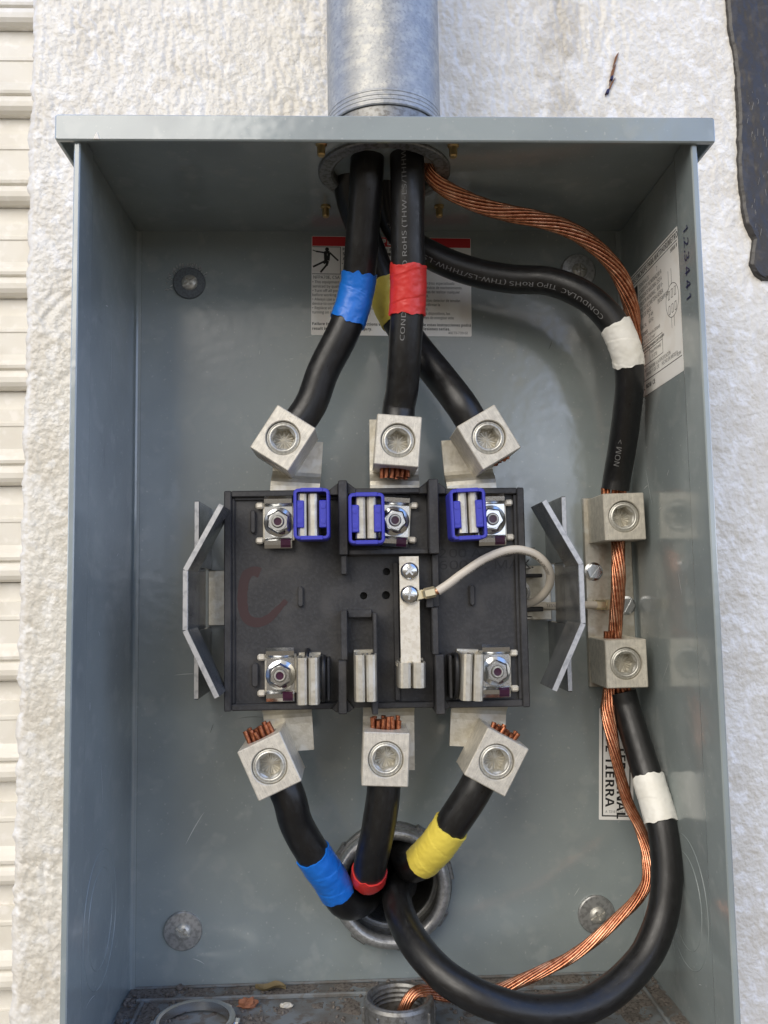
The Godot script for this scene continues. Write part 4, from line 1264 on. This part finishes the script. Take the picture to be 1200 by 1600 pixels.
# plan: [strap x0, x1, lug x, lug y, lean, nut x, y, side, tilt, jaw x, jaw y, jaw tilt, row]
func build_terminals():
	make_lug()
	var rng := RandomNumberGenerator.new()
	rng.seed = 77
	var T := [
		["line_terminal", "upper left terminal whose lug grips the cable with long blue tape", -64.3, -39.1, -52.1, 75.4, 33.0, -56.1, 36.1, -1.0, 0.0, -40.5, 37.6, 0.0, 1],
		["line_terminal", "upper middle terminal whose lug grips the red taped cable", -10.2, 15.2, 3.8, 73.6, 5.0, 2.6, 36.0, 1.0, -4.0, -12.2, 36.2, 0.0, 1],
		["line_terminal", "upper right terminal whose lug grips the cable crossing behind", 33.3, 58.9, 48.4, 74.8, -30.0, 51.6, 36.0, 1.0, 1.0, 37.1, 38.2, 1.5, 1],
		["load_terminal", "lower left terminal with copper strands sticking up from its tilted lug", -68.2, -43.7, -59.3, -80.6, -24.0, -55.5, -39.5, -1.0, 0.0, -41.0, -41.4, 0.0, -1],
		["load_terminal", "lower middle terminal with copper strands above its straight lug", -14.4, 11.7, -4.6, -78.6, 3.0, 0, 0, 0.0, 0.0, -13.6, -40.5, 0.0, -1],
		["load_terminal", "lower right terminal whose lug grips the yellow taped cable", 33.9, 62.2, 47.9, -81.0, 29.0, 51.9, -39.7, 1.0, 0.0, 37.6, -41.2, -3.0, -1]]
	for d in T:
		var s: float = d[14]
		var cx: float = (d[2] + d[3]) / 2
		var t := thing(d[0], d[1], "terminal", Vector3(cx, s * 50, 36), "cable terminals of the meter block")
		var b := MB.new()
		# strap: leaves the block, curves down towards the wall, runs under the lug
		b.xf = turn_z(-d[6] * 0.12, Vector3(cx, 0, 0))
		var ln := []
		for p in [[46.0, 43.4], [54.5, 43.4], [56.2, 43.0], [57.6, 41.8], [58.6, 40.0], [60.0, 38.2], [62.4, 37.0], [66.0, 36.7], [90.0 if absf(d[6]) < 8.0 else 79.5, 36.7]]: ln.append(Vector2(p[0] * s, p[1]))
		var w: float = (d[3] - d[2]) / 2
		b.sheet(ln, 2.6, -w, w)
		obj("strap", b, M.tin_soft, t)
		add_lug(t, Vector3(d[4], d[5], 69), d[6])
		if d[9] != 0.0: nut_and_clip(t, Vector2(d[7], d[8]), d[9], d[10], rng)
		jaw_blades(t, Vector2(d[11], d[12]), d[13], 20.5 if s > 0 else 22.0, 70.0)
		if s < 0 and d[9] != 0.0:
			# black spring loops beside the lower jaws
			for k in ([-1.0, 7.2] if d[9] < 0 else [-6.9]):
				b = MB.new()
				var lp := []
				var x0: float = d[11] + k
				for q in [[-32.0, 47], [-31.0, 60], [-33, 64.5], [-38, 66], [-46, 65], [-50.5, 62], [-51.5, 56], [-51, 47]]: lp.append(Vector3(x0 + 0.3 * (q[0] + 40) * 0.06, q[0] + (3.0 if k == -1.0 else 0.0), q[1] - (6.0 if k == -1.0 else 0.0)))
				b.tube(catmull(lp, 1.0), 1.15, 12)
				obj("spring_loop", b, M.plastic_dark, t)
			b = MB.new()
			var x1: float = d[11] + (9.4 if d[9] < 0 else -9.4)
			b.bb(x1 - 0.7, x1 + 0.7, -52, -31.5, 45, 60, 0.4)
			obj("guard_wall", b, M.plastic, t)

func build_guards():
	var b := MB.new()
	# blue cap: hollow frame 17.4 x 24.6, 17 deep, open window, inward flaps with round bosses
	var o := rrect(17.4, 24.6, 2.4, Vector2.ZERO, 5)
	var i1 := rrect(14.4, 21.4, 1.0, Vector2.ZERO, 5)
	var o2 := rrect(16.4, 23.6, 1.9, Vector2.ZERO, 5)
	for k in o.size():
		var j := (k + 1) % o.size()
		var dir := Vector3(o[k].x + o[j].x, o[k].y + o[j].y, 0)
		b.quad(b.V(o[k], -18), b.V(o[j], -18), b.V(o[j], -0.6), b.V(o[k], -0.6), dir)
		b.quad(b.V(o[k], -0.6), b.V(o[j], -0.6), b.V(o2[j], 0), b.V(o2[k], 0), dir.normalized() + Vector3.BACK)
		b.quad(b.V(o2[k], 0), b.V(o2[j], 0), b.V(i1[j], 0), b.V(i1[k], 0), Vector3.BACK)
		b.quad(b.V(i1[k], 0), b.V(i1[j], 0), b.V(i1[j], -18), b.V(i1[k], -18), -dir)
		b.quad(b.V(o[k], -18), b.V(o[j], -18), b.V(i1[j], -18), b.V(i1[k], -18), Vector3.FORWARD)
	var frame := b.mesh()
	var fl := MB.new()
	fl.bb(-7.3, -3.6, -6.6, 6.6, -3.6, -0.7, 0.4)
	var flap := fl.mesh()
	var bo := MB.new()
	for e in [-3.6, 3.6]:
		bo.xf = Transform3D(Basis.IDENTITY, Vector3(-5.6, e, -0.75))
		bo.lathe([Vector2(1.25, 0), Vector2(1.2, 0.22), Vector2(1.0, 0.25), Vector2(0.01, 0.25)], 18)
	var boss := bo.mesh()
	var br := MB.new()
	br.bb(-5.4, 5.4, 10.5, 12.5, -1.2, 0.45, 0.3)
	var bridge := br.mesh()
	var G := [
		[Vector3(-38.4, 37.9, 72.5), 0.0, "blue plastic jaw guard on the upper left terminal"],
		[Vector3(-12.1, 35.4, 72.5), 0.0, "blue plastic jaw guard in the middle between two black barriers"],
		[Vector3(37.0, 36.9, 72.5), 2.0, "blue plastic jaw guard on the upper right terminal above the white wire"]]
	for g in G:
		var t := thing("jaw_guard", g[2], "jaw guard", g[0] - Vector3(0, 0, 18), "blue jaw guards")
		var xf := turn_z(g[1], g[0])
		inst("frame", frame, M.blue_plastic, t, xf)
		for s in [0.0, PI]:
			var f := inst("flap", flap, M.blue_plastic, t, xf * Transform3D(Basis(Vector3.BACK, s), Vector3.ZERO))
			inst("boss", boss, M.blue_plastic, f)
			inst("bridge", bridge, M.blue_plastic, t, xf * Transform3D(Basis(Vector3.BACK, s), Vector3.ZERO))

# screw head turned from a profile of (radius, height) with slots cut into it
func cut_head(parent: Node3D, called: String, prof: Array, at: Vector3, ang: float, cuts: Array, m: Material, hexr := 0.0):
	var base: Vector3 = parent.get_meta("at")
	var c := CSGCombiner3D.new()
	c.name = called
	c.transform = Transform3D(Basis(Vector3.BACK, deg_to_rad(ang)) * Basis(Vector3.RIGHT, PI / 2), (at - base) * MM)
	var pg := CSGPolygon3D.new()
	pg.mode = CSGPolygon3D.MODE_SPIN
	pg.spin_sides = 36
	var pp := PackedVector2Array()
	for q in prof: pp.append(q * MM)
	pg.polygon = pp
	pg.smooth_faces = false
	pg.material = m
	c.add_child(pg)
	if hexr > 0.0:
		var hx := CSGCylinder3D.new()
		hx.sides = 6
		hx.smooth_faces = false
		hx.radius = hexr * MM
		hx.height = 2.4 * MM
		hx.position = Vector3(0, 1.6, 0) * MM
		hx.material = m
		c.add_child(hx)
	for k in cuts:
		var bx := CSGBox3D.new()
		bx.size = k[0] * MM
		bx.position = k[1] * MM
		bx.operation = CSGShape3D.OPERATION_SUBTRACTION
		bx.material = m
		c.add_child(bx)
	parent.add_child(c, true)
func cross_screw(parent: Node3D, at: Vector3, r: float, ang: float, slot_only := false, hex := false):
	if hex:
		cut_head(parent, "screw", [Vector2(0, -0.3), Vector2(r + 1.0, -0.3), Vector2(r + 1.0, 0.5), Vector2(r - 0.4, 0.9), Vector2(0, 0.9)], at, ang, [[Vector3(r * 3.0, 1.4, 0.9), Vector3(0, 2.9, 0)]], M.zinc, r)
	else:
		cut_head(parent, "screw", [Vector2(0, -0.3), Vector2(r, -0.3), Vector2(r, 0.6), Vector2(r * 0.93, 1.1), Vector2(r * 0.8, 1.65), Vector2(r * 0.6, 2.1), Vector2(r * 0.3, 2.4), Vector2(0, 2.5)], at, ang, [[Vector3(r * 1.1, 2.2, 0.95), Vector3(0, 2.3, 0)], [Vector3(0.95, 2.2, r * 1.1), Vector3(0, 2.3, 0)]], M.zinc)

func build_neutral():
	# fifth jaw on its silver bar
	var t := thing("neutral_jaw", "silver bar with two cross head screws and small jaw in block middle", "jaw", Vector3(8.8, -10, 46))
	var b := MB.new()
	b.sheet([Vector2(17.4, 57), Vector2(-35.2, 57)], 2.0, 4.0, 13.6)
	obj("bar", b, M.tin, t)
	b = MB.new()
	b.bb(4.6, 13.0, -8, 15, 45.5, 56, 0.4)
	obj("bar_support", b, M.plastic_dark, t)
	cross_screw(t, Vector3(8.9, 10.2, 58), 4.4, 40)
	cross_screw(t, Vector3(8.7, -1.4, 58.8), 4.5, 80)
	jaw_blades(t, Vector2(8.8, -40.0), -1.0, 12.0, 66.0, 1.25)
	b = MB.new()
	b.bb(1.6, 15.4, -36.2, -34.6, 46, 60, 0.3)
	obj("jaw_back", b, M.tin_soft, t)
	# neutral bar on the back panel with two lugs
	t = thing("neutral_bar", "silver plate with two wire lugs joined by bare copper at the right", "neutral bar", Vector3(125, 0, 0))
	b = MB.new()
	b.bb(111.6, 138.6, -54.5, 51.0, 0.05, 3.0, 0.4)
	obj("plate", b, M.tin_soft, t)
	add_lug(t, Vector3(125.2, 37.7, 34), -1.0)
	add_lug(t, Vector3(123.1, -39.3, 34), -0.5)
	cross_screw(t, Vector3(116.2, 9.4, 3), 4.2, 50, true, true)
	cross_screw(t, Vector3(134.0, -9.8, 3), 4.2, 60, true, true)

func build_brackets():
	for s in [-1.0, 1.0]:
		var xm := -98.6 if s < 0 else 91.4
		var t := thing("support_bracket", "bent steel cover bracket on the %s side of the black block" % ("left" if s < 0 else "right, beside the neutral bar"), "bracket", Vector3(xm, -2, 0), "steel cover brackets")
		var th := 2.6
		var x0: float = xm - th / 2
		var x1: float = xm + th / 2
		# web with a window where the foot is bent out
		var b := MB.new()
		b.bb(x0, x1, -52.5, -17.5, 0.05, 40, 0.5)
		b.bb(x0, x1, 13.5, 48.2, 0.05, 40, 0.5)
		b.bb(x0, x1, -17.5, 13.5, 20, 40, 0.0)
		b.bb(x0 + 0.01, x1 - 0.01, -16.6, 12.0, 40, 70, 0.5)
		obj("web", b, M.steel, t)
		# bent wings
		b = MB.new()
		b.xf = Transform3D(Basis(Vector3(0, 0, 1), Vector3(1, 0, 0), Vector3(0, 1, 0)), Vector3.ZERO)
		var inx: float = -s
		b.sheet([Vector2(xm, 12.05), Vector2(xm + inx * 17.0, 43.0)], th, 43.5, 70)
		obj("wing", b, M.steel, t)
		b = MB.new()
		b.xf = Transform3D(Basis(Vector3(0, 0, 1), Vector3(1, 0, 0), Vector3(0, 1, 0)), Vector3.ZERO)
		b.sheet([Vector2(xm, -16.65), Vector2(xm + inx * 15.0, -48.0)], th, 43.5, 70)
		obj("wing", b, M.steel, t)
		# bright sheared front edges
		b = MB.new()
		b.bb(x0 + 0.15, x1 - 0.15, -16.4, 11.9, 70.0, 70.25, 0.1)
		b.xf = Transform3D(Basis(Vector3(0, 0, 1), Vector3(1, 0, 0), Vector3(0, 1, 0)), Vector3.ZERO)
		b.sheet([Vector2(xm, 12.0), Vector2(xm + inx * 17.0, 43.0)], th - 0.3, 70.0, 70.25)
		b.sheet([Vector2(xm, -16.6), Vector2(xm + inx * 15.0, -48.0)], th - 0.3, 70.0, 70.25)
		b.xf = Transform3D.IDENTITY
		obj("sheared_edge", b, M.steel_edge, t)
		for e in [[-52.0, -18.0], [14.0, 47.8]]:
			b = MB.new()
			b.bb(x0 + 0.15, x1 - 0.15, e[0], e[1], 40.0, 40.25, 0.1)
			obj("sheared_edge", b, M.steel_edge, t)
		# foot plate, bolt and black clip
		b = MB.new()
		b.bb(minf(xm, xm + inx * 34), maxf(xm, xm + inx * 34), -17.0, 13.2, 2.0, 4.4, 0.4)
		for e in [12.0, -15.6]: b.bb(minf(xm + inx * 12, xm + inx * 34), maxf(xm + inx * 12, xm + inx * 34), e - 0.9, e + 0.9, 4.4, 11.0, 0.6)
		obj("foot", b, M.tin_soft, t)
		b = MB.new()
		var bx: float = xm + inx * 16.0
		b.bb(bx - 5, bx + 9, 6.5, 8.5, 4.4, 16, 0.4)
		b.bb(bx - 5, bx + 9, -12.0, -9.5, 4.4, 16, 0.4)
		obj("retainer", b, M.plastic_dark, t)
		b = MB.new()
		b.xf = Transform3D(Basis.IDENTITY, Vector3(bx + inx * 3.0, -1.5, 4.4))
		b.lathe([Vector2(7.2, 0), Vector2(7.2, 1.4), Vector2(5.4, 1.6)], 36)
		b.prism(circle(5.2, 6, Vector2.ZERO, 0.4), 1.5, 5.5, 0.6)
		obj("bolt", b, M.zinc, t)

# ---------- cables
func tape(parent: Node3D, pts: PackedVector3Array, a: Vector3, c: Vector3, r: float, m: Material, sd: int, dir := 1.0):
	var i0 := nearest(pts, a)
	var i1 := nearest(pts, c)
	var seg := sub(pts, mini(i0, i1), maxi(i0, i1))
	var dense := catmull(Array(seg), 0.45)
	var nz := noise(0.11, 3, sd)
	var L := 0.0
	for i in dense.size() - 1: L += dense[i].distance_to(dense[i + 1])
	var b := MB.new()
	var e0 := 5.0 + sd * 1.3
	b.tube(dense, r, 64, true, func(s, ang):
		var lap := fposmod(s / 13.0 * dir + ang / TAU + 0.3 + 0.05 * nz.get_noise_2d(s * 3.0, sd), 1.0)
		var fold := absf(nz.get_noise_3d(s * 1.1, cos(ang) * 7.0, sin(ang) * 7.0))
		var pucker := nz.get_noise_3d(s * 0.5 + 40.0, cos(ang) * 16.0, sin(ang) * 16.0)
		var w := maxf(smoothstep(6.0, 0.0, s), smoothstep(L - 6.0, L, s))
		return r + 0.5 + 0.28 * smoothstep(0.0, 0.05, lap) * (1.0 - lap * 0.6) + 0.5 * (0.28 - fold) * 0.8 + 0.3 * pucker * (0.4 + w),
		func(s, ang):
			var end := nz.get_noise_2d(cos(ang - e0) * 9.0, sin(ang - e0) * 9.0 + (0.0 if s < L * 0.5 else 90.0))
			var cut := 1.5 * smoothstep(0.25, 0.0, absf(wrapf(ang - e0, -PI, PI)))
			return (1.3 * end + (cut if s > L * 0.5 else -cut)) * maxf(smoothstep(7.0, 0.0, s), smoothstep(L - 7.0, L, s)))
	obj("tape", b, m, parent)
func strands(parent: Node3D, p: Vector3, d: Vector3, count: int, l0: float, l1: float, sd: int, spread := 6.2):
	var rng := RandomNumberGenerator.new()
	rng.seed = sd
	d = d.normalized()
	var u := d.cross(Vector3.BACK).normalized()
	var w := u.cross(d)
	for i in count:
		# front row first, then rows behind
		var row := i / 6
		var k := i % 6
		var x := (k - 2.5) / 2.5 * spread * (1.0 - 0.1 * row)
		var z := (2.6 - row * 2.3) - absf(x) * 0.25
		var b := MB.new()
		var a := p + u * (x + rng.randf_range(-0.3, 0.3)) + w * (z + rng.randf_range(-0.3, 0.3))
		var len := rng.randf_range(l0, l1)
		var e := a + d * len + u * rng.randf_range(-0.5, 0.5) + w * rng.randf_range(-0.4, 0.8)
		b.tube(PackedVector3Array([a - d * 6, a, e]), 1.2, 10)
		obj("strand", b, M.copper_dull, parent)
func cable(called: String, label: String, path: Array, group: String) -> Array:
	var cr := 7.5 if called == "neutral_cable" else 8.3
	var t := thing(called, label, "cable", path[0], group)
	var pts := catmull(path, 1.6)
	var b := MB.new()
	var nz := noise(0.03, 2, path.size() * 7 + int(path[0].x))
	b.tube(pts, cr, 36, true, func(s, a): return cr + 0.16 * nz.get_noise_2d(s, cos(a) * 10.0))
	obj("insulation", b, M.cable, t)
	return [t, pts]
func cable_text(parent: Node3D, pts: PackedVector3Array, s: String, at: Vector3, h: float, ang: float, r := 8.1, m: Material = null, squeeze := 1.0):
	# reads against the path direction
	var fr := MB.frames(pts)
	var acc := PackedFloat32Array([0.0])
	for i in pts.size() - 1: acc.append(acc[i] + pts[i].distance_to(pts[i + 1]))
	var s0 := acc[nearest(pts, at)]
	var b := MB.new()
	b.text(s, h, func(x, y):
		var q: float = clampf(s0 - x, 0.0, acc[acc.size() - 1] - 0.01)
		var i := acc.bsearch(q) - 1
		i = clampi(i, 0, pts.size() - 2)
		var f := (q - acc[i]) / (acc[i + 1] - acc[i])
		var c := pts[i].lerp(pts[i + 1], f)
		var a: float = ang + y / r
		var nn: Vector3 = (fr[i][0].lerp(fr[i + 1][0], f) * cos(a) + fr[i][1].lerp(fr[i + 1][1], f) * sin(a)).normalized()
		return [c + nn * (r + 0.16), nn], false, 0, squeeze)
	obj("printing", b, m if m else M.print, parent)

func build_cables():
	var g := "black power cables"
	var c := cable("power_cable", "black cable with blue tape running from the conduit to the upper left lug", BLUE, g)
	tape(c[0], c[1], Vector3(-14.8, 161.5, 60), Vector3(-19.8, 136.2, 58), 8.3, M.tape_blue, 1)
	c = cable("power_cable", "black cable with red tape hanging from the conduit to the upper middle lug", RED, g)
	tape(c[0], c[1], Vector3(10.6, 160, 73), Vector3(9.3, 137, 69), 8.3, M.tape_red, 2, -1.0)
	cable_text(c[0], c[1], "CONDULAC TIPO RoHS (THW-LS/THHW-LS)", Vector3(8.6, 124, 65), 2.1, 0.25, 8.36, null, 1.75)
	strands(c[0], Vector3(2.7, 61.0, 53.5), Vector3(-0.09, -1, 0), 9, 3.0, 5.0, 31)
	c = cable("power_cable", "black cable with yellow tape crossing behind to the upper right lug", YELLOW, g)
	tape(c[0], c[1], Vector3(-1.5, 166, 34), Vector3(4.6, 144, 34), 8.3, M.tape_yellow, 3)
	strands(c[0], Vector3(54.6, 64.0, 53.5), Vector3(0.5, -0.866, 0), 4, 0.3, 0.8, 32)
	c = cable("neutral_cable", "black printed cable with white tape curving from the conduit to the right upper lug", NEUTRAL, g)
	tape(c[0], c[1], Vector3(119.6, 136.0, 50), Vector3(126.2, 115.5, 49), 7.5, M.tape_white, 4)
	cable_text(c[0], c[1], "CONDULAC  TIPO RoHS (THW-LS/THHW-LS) 63.5 mm²", Vector3(115.5, 141.5, 49.5), 2.2, 0.28, 7.58, null, 1.8)
	cable_text(c[0], c[1], "NOM >", Vector3(127.0, 68.0, 24), 2.7, 0.1, 7.58, null, 1.3)
	strands(c[0], Vector3(124.6, 50.0, 18), Vector3(0.05, 1, 0), 8, 3.0, 5.5, 33, 5.6)
	c = cable("power_cable", "black cable with blue tape curling from the lower left lug into the opening", LBLUE, g)
	tape(c[0], c[1], Vector3(-40.2, -127.8, 43), Vector3(-29.2, -150.5, 31), 8.3, M.tape_blue, 5)
	strands(c[0], Vector3(-64.4, -69.3, 53.5), Vector3(-0.41, 0.91, 0), 16, 3.5, 6.8, 34)
	c = cable("power_cable", "black cable with narrow red tape going down from the lower middle lug", LRED, g)
	tape(c[0], c[1], Vector3(-12.0, -138.6, 36), Vector3(-12.8, -144.5, 29), 8.3, M.tape_red, 6)
	strands(c[0], Vector3(-4.0, -66.2, 53.5), Vector3(0.03, 1, 0), 16, 3.2, 5.8, 35)
	c = cable("power_cable", "black cable with yellow tape bending from the lower right lug into the opening", LYELLOW, g)
	tape(c[0], c[1], Vector3(27.5, -115.0, 49), Vector3(14.0, -136.0, 34), 8.3, M.tape_yellow, 7)
	strands(c[0], Vector3(54.0, -70.1, 53.5), Vector3(0.485, 0.875, 0), 14, 1.6, 4.0, 36)
	c = cable("neutral_cable", "thick black cable looping along the box bottom up to the lower right lug, white taped", LNEUTRAL, g)
	tape(c[0], c[1], Vector3(130.6, -96.0, 37), Vector3(132.8, -117.0, 47), 7.5, M.tape_white, 8)
	strands(c[0], Vector3(122.9, -52.0, 18), Vector3(0.05, -1, 0), 8, 2.5, 4.5, 37, 5.6)
	strands(c[0], Vector3(119.2, -27.0, 17), Vector3(0.0, 1, 0), 5, 2.0, 5.0, 38, 2.0)

	# bare twisted copper
	var t := thing("ground_wire", "bare twisted copper wire from the conduit through both right lugs to the bottom hub", "wire", GROUND[0])
	var pts := catmull(GROUND, 1.6)
	var fr := MB.frames(pts)
	var b := MB.new()
	var low := 0.0
	var li := nearest(pts, Vector3(118.1, -56.9, 18))
	for i in li: low += pts[i].distance_to(pts[i + 1])
	var thin := func(s: float) -> float: return lerpf(1.0, 0.76, smoothstep(low + 5.0, low + 45.0, s))
	b.tube(pts, 2.3, 12, true, func(s, _a): return 2.3 * thin.call(s))
	obj("core", b, M.copper, t)
	var acc := 0.0
	var lens := PackedFloat32Array([0.0])
	for i in pts.size() - 1:
		acc += pts[i].distance_to(pts[i + 1])
		lens.append(acc)
	var loose := noise(0.012, 2, 55)
	for k in 12:
		var p := PackedVector3Array()
		for i in pts.size():
			var a := TAU * k / 12.0 - lens[i] / 110.0 * TAU
			# the strands open a little in the long upper bend
			var rr: float = thin.call(lens[i]) * 2.95 + 0.45 * loose.get_noise_2d(lens[i], k * 40.0) + 0.5 * smoothstep(40.0, 90.0, lens[i]) * smoothstep(230.0, 170.0, lens[i])
			p.append(pts[i] + (fr[i][0] * cos(a) + fr[i][1] * sin(a)) * rr)
		b = MB.new()
		b.tube(p, 0.86, 9, true, func(s, _a): return 0.86 * thin.call(s))
		obj("strand", b, M.copper, t)

	# thin white jumper wire with crimp terminals
	t = thing("jumper_wire", "thin off-white wire with crimped ring terminal looping over the block edge", "wire", Vector3(15, -1.2, 57))
	b = MB.new()
	var ja := catmull(JUMPER_A, 1.0)
	b.tube(ja, 2.15, 20)
	obj("insulation", b, M.wire_white, t)
	cable_text(t, ja, "HECHO EN MEXICO 2021 · CONDUCTOR THW-LS 600 V", Vector3(79.8, 8.5, 52), 1.3, 1.05, 2.15, M.ink, 1.3)
	b = MB.new()
	b.tube(catmull(JUMPER_B, 1.0), 2.15, 20)
	obj("insulation", b, M.wire_white, t)
	cable_text(t, catmull(JUMPER_B, 1.0), "HT RO NAHT SSEL", Vector3(108, -9, 9), 1.5, -0.2, 2.15, M.ink, 1.3)
	b = MB.new()
	b.xf = turn_z(12, Vector3(0, 0, 0))
	b.xf = Transform3D(Basis(Vector3.BACK, 0.2), Vector3(18.6, -0.6, 60))
	b.box(Vector3(0, 0, 0), Vector3(7.2, 5.4, 4.0), 1.2)
	b.box(Vector3(-6.5, 0, -1.2), Vector3(7.0, 4.6, 0.9), 0.2)
	obj("ring_terminal", b, M.gold_tin, t)
	b = MB.new()
	b.tube(PackedVector3Array([Vector3(21.4, -0.2, 60), Vector3(23.4, 0.4, 60)]), 1.75, 14)
	obj("bare_end", b, M.copper, t)
	b = MB.new()
	b.box(Vector3(118.4, -9.1, 6.0), Vector3(7.5, 5.2, 3.6), 1.0)
	b.box(Vector3(125.5, -9.2, 3.7), Vector3(12.0, 5.6, 0.9), 0.2)
	obj("spade_terminal", b, M.gold_tin, t)

# ---------- bottom of the box
func build_floor_things():
	var y0 := -208.4
	var t := thing("conduit_connector", "grey cast conduit hub standing on the box floor with copper wire inside", "conduit hub", Vector3(0, y0, 60))
	var b := MB.new()
	var up := Transform3D(Basis(Vector3.RIGHT, -PI / 2), Vector3(0, y0, 60))
	b.xf = up
	b.lathe([Vector2(16.6, 0), Vector2(16.6, 17.2), Vector2(16.0, 18.6), Vector2(15.0, 19.2), Vector2(13.6, 18.8), Vector2(13.0, 17.6), Vector2(12.6, -6)], 64)
	obj("body", b, M.galv_dull, t)
	for k in 8:
		b = MB.new()
		b.xf = up * Transform3D(Basis(Vector3.BACK, TAU * k / 8.0 + 0.12), Vector3.ZERO)
		b.box(Vector3(16.9, 0, 8), Vector3(1.5, 1.3, 15.5), 0.4)
		obj("rib", b, M.galv_dull, t)
	for k in 3:
		b = MB.new()
		b.xf = up
		b.lathe([Vector2(13.1, 10.5 + k * 2.2), Vector2(12.2, 11.2 + k * 2.2), Vector2(13.1, 12.2 + k * 2.2)], 48)
		obj("thread", b, M.galv_dull, t)
	b = MB.new()
	b.xf = up
	b.lathe([Vector2(19.5, 0), Vector2(19.5, 3.0), Vector2(16.6, 3.4)], 48)
	obj("base_ring", b, M.galv_dull, t)

	t = thing("locknut_ring", "shiny zinc locknut ring lying on the dirty box floor", "locknut", Vector3(-98, y0, 45))
	b = MB.new()
	b.xf = Transform3D(Basis(Vector3.RIGHT, -PI / 2 + 0.03), Vector3(-98, y0 + 1.6, 45))
	b.lathe([Vector2(20, -0.5), Vector2(20.2, 1.0), Vector2(19.4, 3.4), Vector2(18.0, 3.8), Vector2(16.6, 3.4), Vector2(16.4, -0.8)], 56)
	obj("ring", b, M.zinc, t)
	for k in 8:
		b = MB.new()
		b.xf = Transform3D(Basis(Vector3.RIGHT, -PI / 2 + 0.03), Vector3(-98, y0 + 1.6, 45)) * Transform3D(Basis(Vector3.BACK, TAU * k / 8.0), Vector3.ZERO)
		b.box(Vector3(20.4, 0, 1.0), Vector3(2.4, 5.0, 2.4), 0.5)
		obj("tooth", b, M.zinc, t)

	# grit: uncountable dirt on the floor
	var rng := RandomNumberGenerator.new()
	rng.seed = 9
	var nz := noise(0.03, 3, 61)
	var gm := MB.new()
	for i in 5200:
		var x := rng.randf_range(-139, 139)
		var z := rng.randf_range(1.5, 110)
		var dens := 0.15 + nz.get_noise_2d(x, z) + (0.7 if x < -112 else 0.0) + (0.45 if z < 15 else 0.0) + (0.35 if x > 105 else 0.0)
		if rng.randf() > dens: continue
		var r := 0.25 + 0.95 * pow(rng.randf(), 3.0) + (1.6 * pow(rng.randf(), 12.0) if x < -105 else 0.0)
		gm.xf = Transform3D(Basis.from_euler(Vector3(rng.randf() * 6, rng.randf() * 6, rng.randf() * 6)), Vector3(x, y0 + r * 0.35, z))
		gm.box(Vector3.ZERO, Vector3(r * 2, r * rng.randf_range(1.0, 2.0), r * rng.randf_range(0.8, 1.8)), r * 0.4)
	var go := obj("grit", gm, M.grit)
	tag(go, "brown grit and dirt scattered on the box floor", "dirt", "", "stuff")
	# caked dirt film: low uneven crust in the corners
	var cm := MB.new()
	var cn := noise(0.05, 4, 62)
	for j in 54:
		for i in 139:
			var q := []
			var any := false
			for e in [[0, 0], [1, 0], [1, 1], [0, 1]]:
				var x: float = -139.0 + (i + e[0]) * 2.0
				var z: float = 2.0 + (j + e[1]) * 2.0
				var h := cn.get_noise_2d(x, z) * 1.6 - 0.25 + (0.5 if x < -115 else 0.0) + (0.35 if z < 14 else 0.0) + (0.25 if x > 115 else 0.0)
				if h > 0.0: any = true
				q.append(Vector3(x, y0 + minf(h, 0.9), z))
			if any and not (absf(q[0].x) < 22 and absf(q[0].z - 60) < 22): cm.quad(q[0], q[1], q[2], q[3], Vector3.UP)
	var co := obj("dirt_crust", cm, M.grit)
	tag(co, "thin crust of dried mud caked along the floor edges", "dirt", "", "stuff")

	# single scraps
	var lf := MB.new()
	var lr := []
	for j in 7:
		var row := []
		for i in 9:
			var u := i / 8.0 * 2.0 - 1.0
			var w := (1.0 - u * u) * 3.2 + 0.3
			var k := j / 6.0 * 2.0 - 1.0
			row.append(Vector3(-65.0 + u * 8.0, y0 + 2.3 + 1.8 * k * k + 0.8 * sin(u * 4.0) - 0.8, 7.5 + k * w))
		lr.append(row)
	for j in 6:
		for i in 8:
			lf.quad(lr[j][i], lr[j][i + 1], lr[j + 1][i + 1], lr[j + 1][i], Vector3.UP)
			lf.quad(lr[j][i] - Vector3(0, 0.3, 0), lr[j][i + 1] - Vector3(0, 0.3, 0), lr[j + 1][i + 1] - Vector3(0, 0.3, 0), lr[j + 1][i] - Vector3(0, 0.3, 0), Vector3.DOWN)
	tag(obj("dry_leaf", lf, M.leaf), "small curled dry brown leaf at the back of the floor", "leaf")
	for d in [["stone_chip", "orange brown stone chip on the floor near the locknut", M.chip, Vector3(-75, y0, 24), 5.2, 2.4, 3.4], ["paper_scrap", "tiny white scrap on the floor right of the locknut", M.pale, Vector3(-55.5, y0, 26), 3.4, 1.2, 2.2]]:
		var m := MB.new()
		var n2 := noise(0.25, 2, int(d[4] * 10))
		for j in 8:
			for i in 14:
				var q := []
				for e in [[0, 0], [1, 0], [1, 1], [0, 1]]:
					var th: float = PI * (j + e[1]) / 8.0
					var ph: float = TAU * ((i + e[0]) % 14) / 14.0
					var dir := Vector3(sin(th) * cos(ph), cos(th), sin(th) * sin(ph))
					var k := 1.0 + 0.5 * n2.get_noise_3dv(dir * 6.0)
					q.append(d[3] + Vector3(dir.x * d[4], dir.y * d[5] + d[5] * 0.8, dir.z * d[6]) * k)
				m.quad(q[0], q[1], q[2], q[3], (q[0] + q[2]) * 0.5 - d[3] - Vector3(0, d[5] * 0.8, 0))
		tag(obj(d[0], m, d[2]), d[1], "debris")
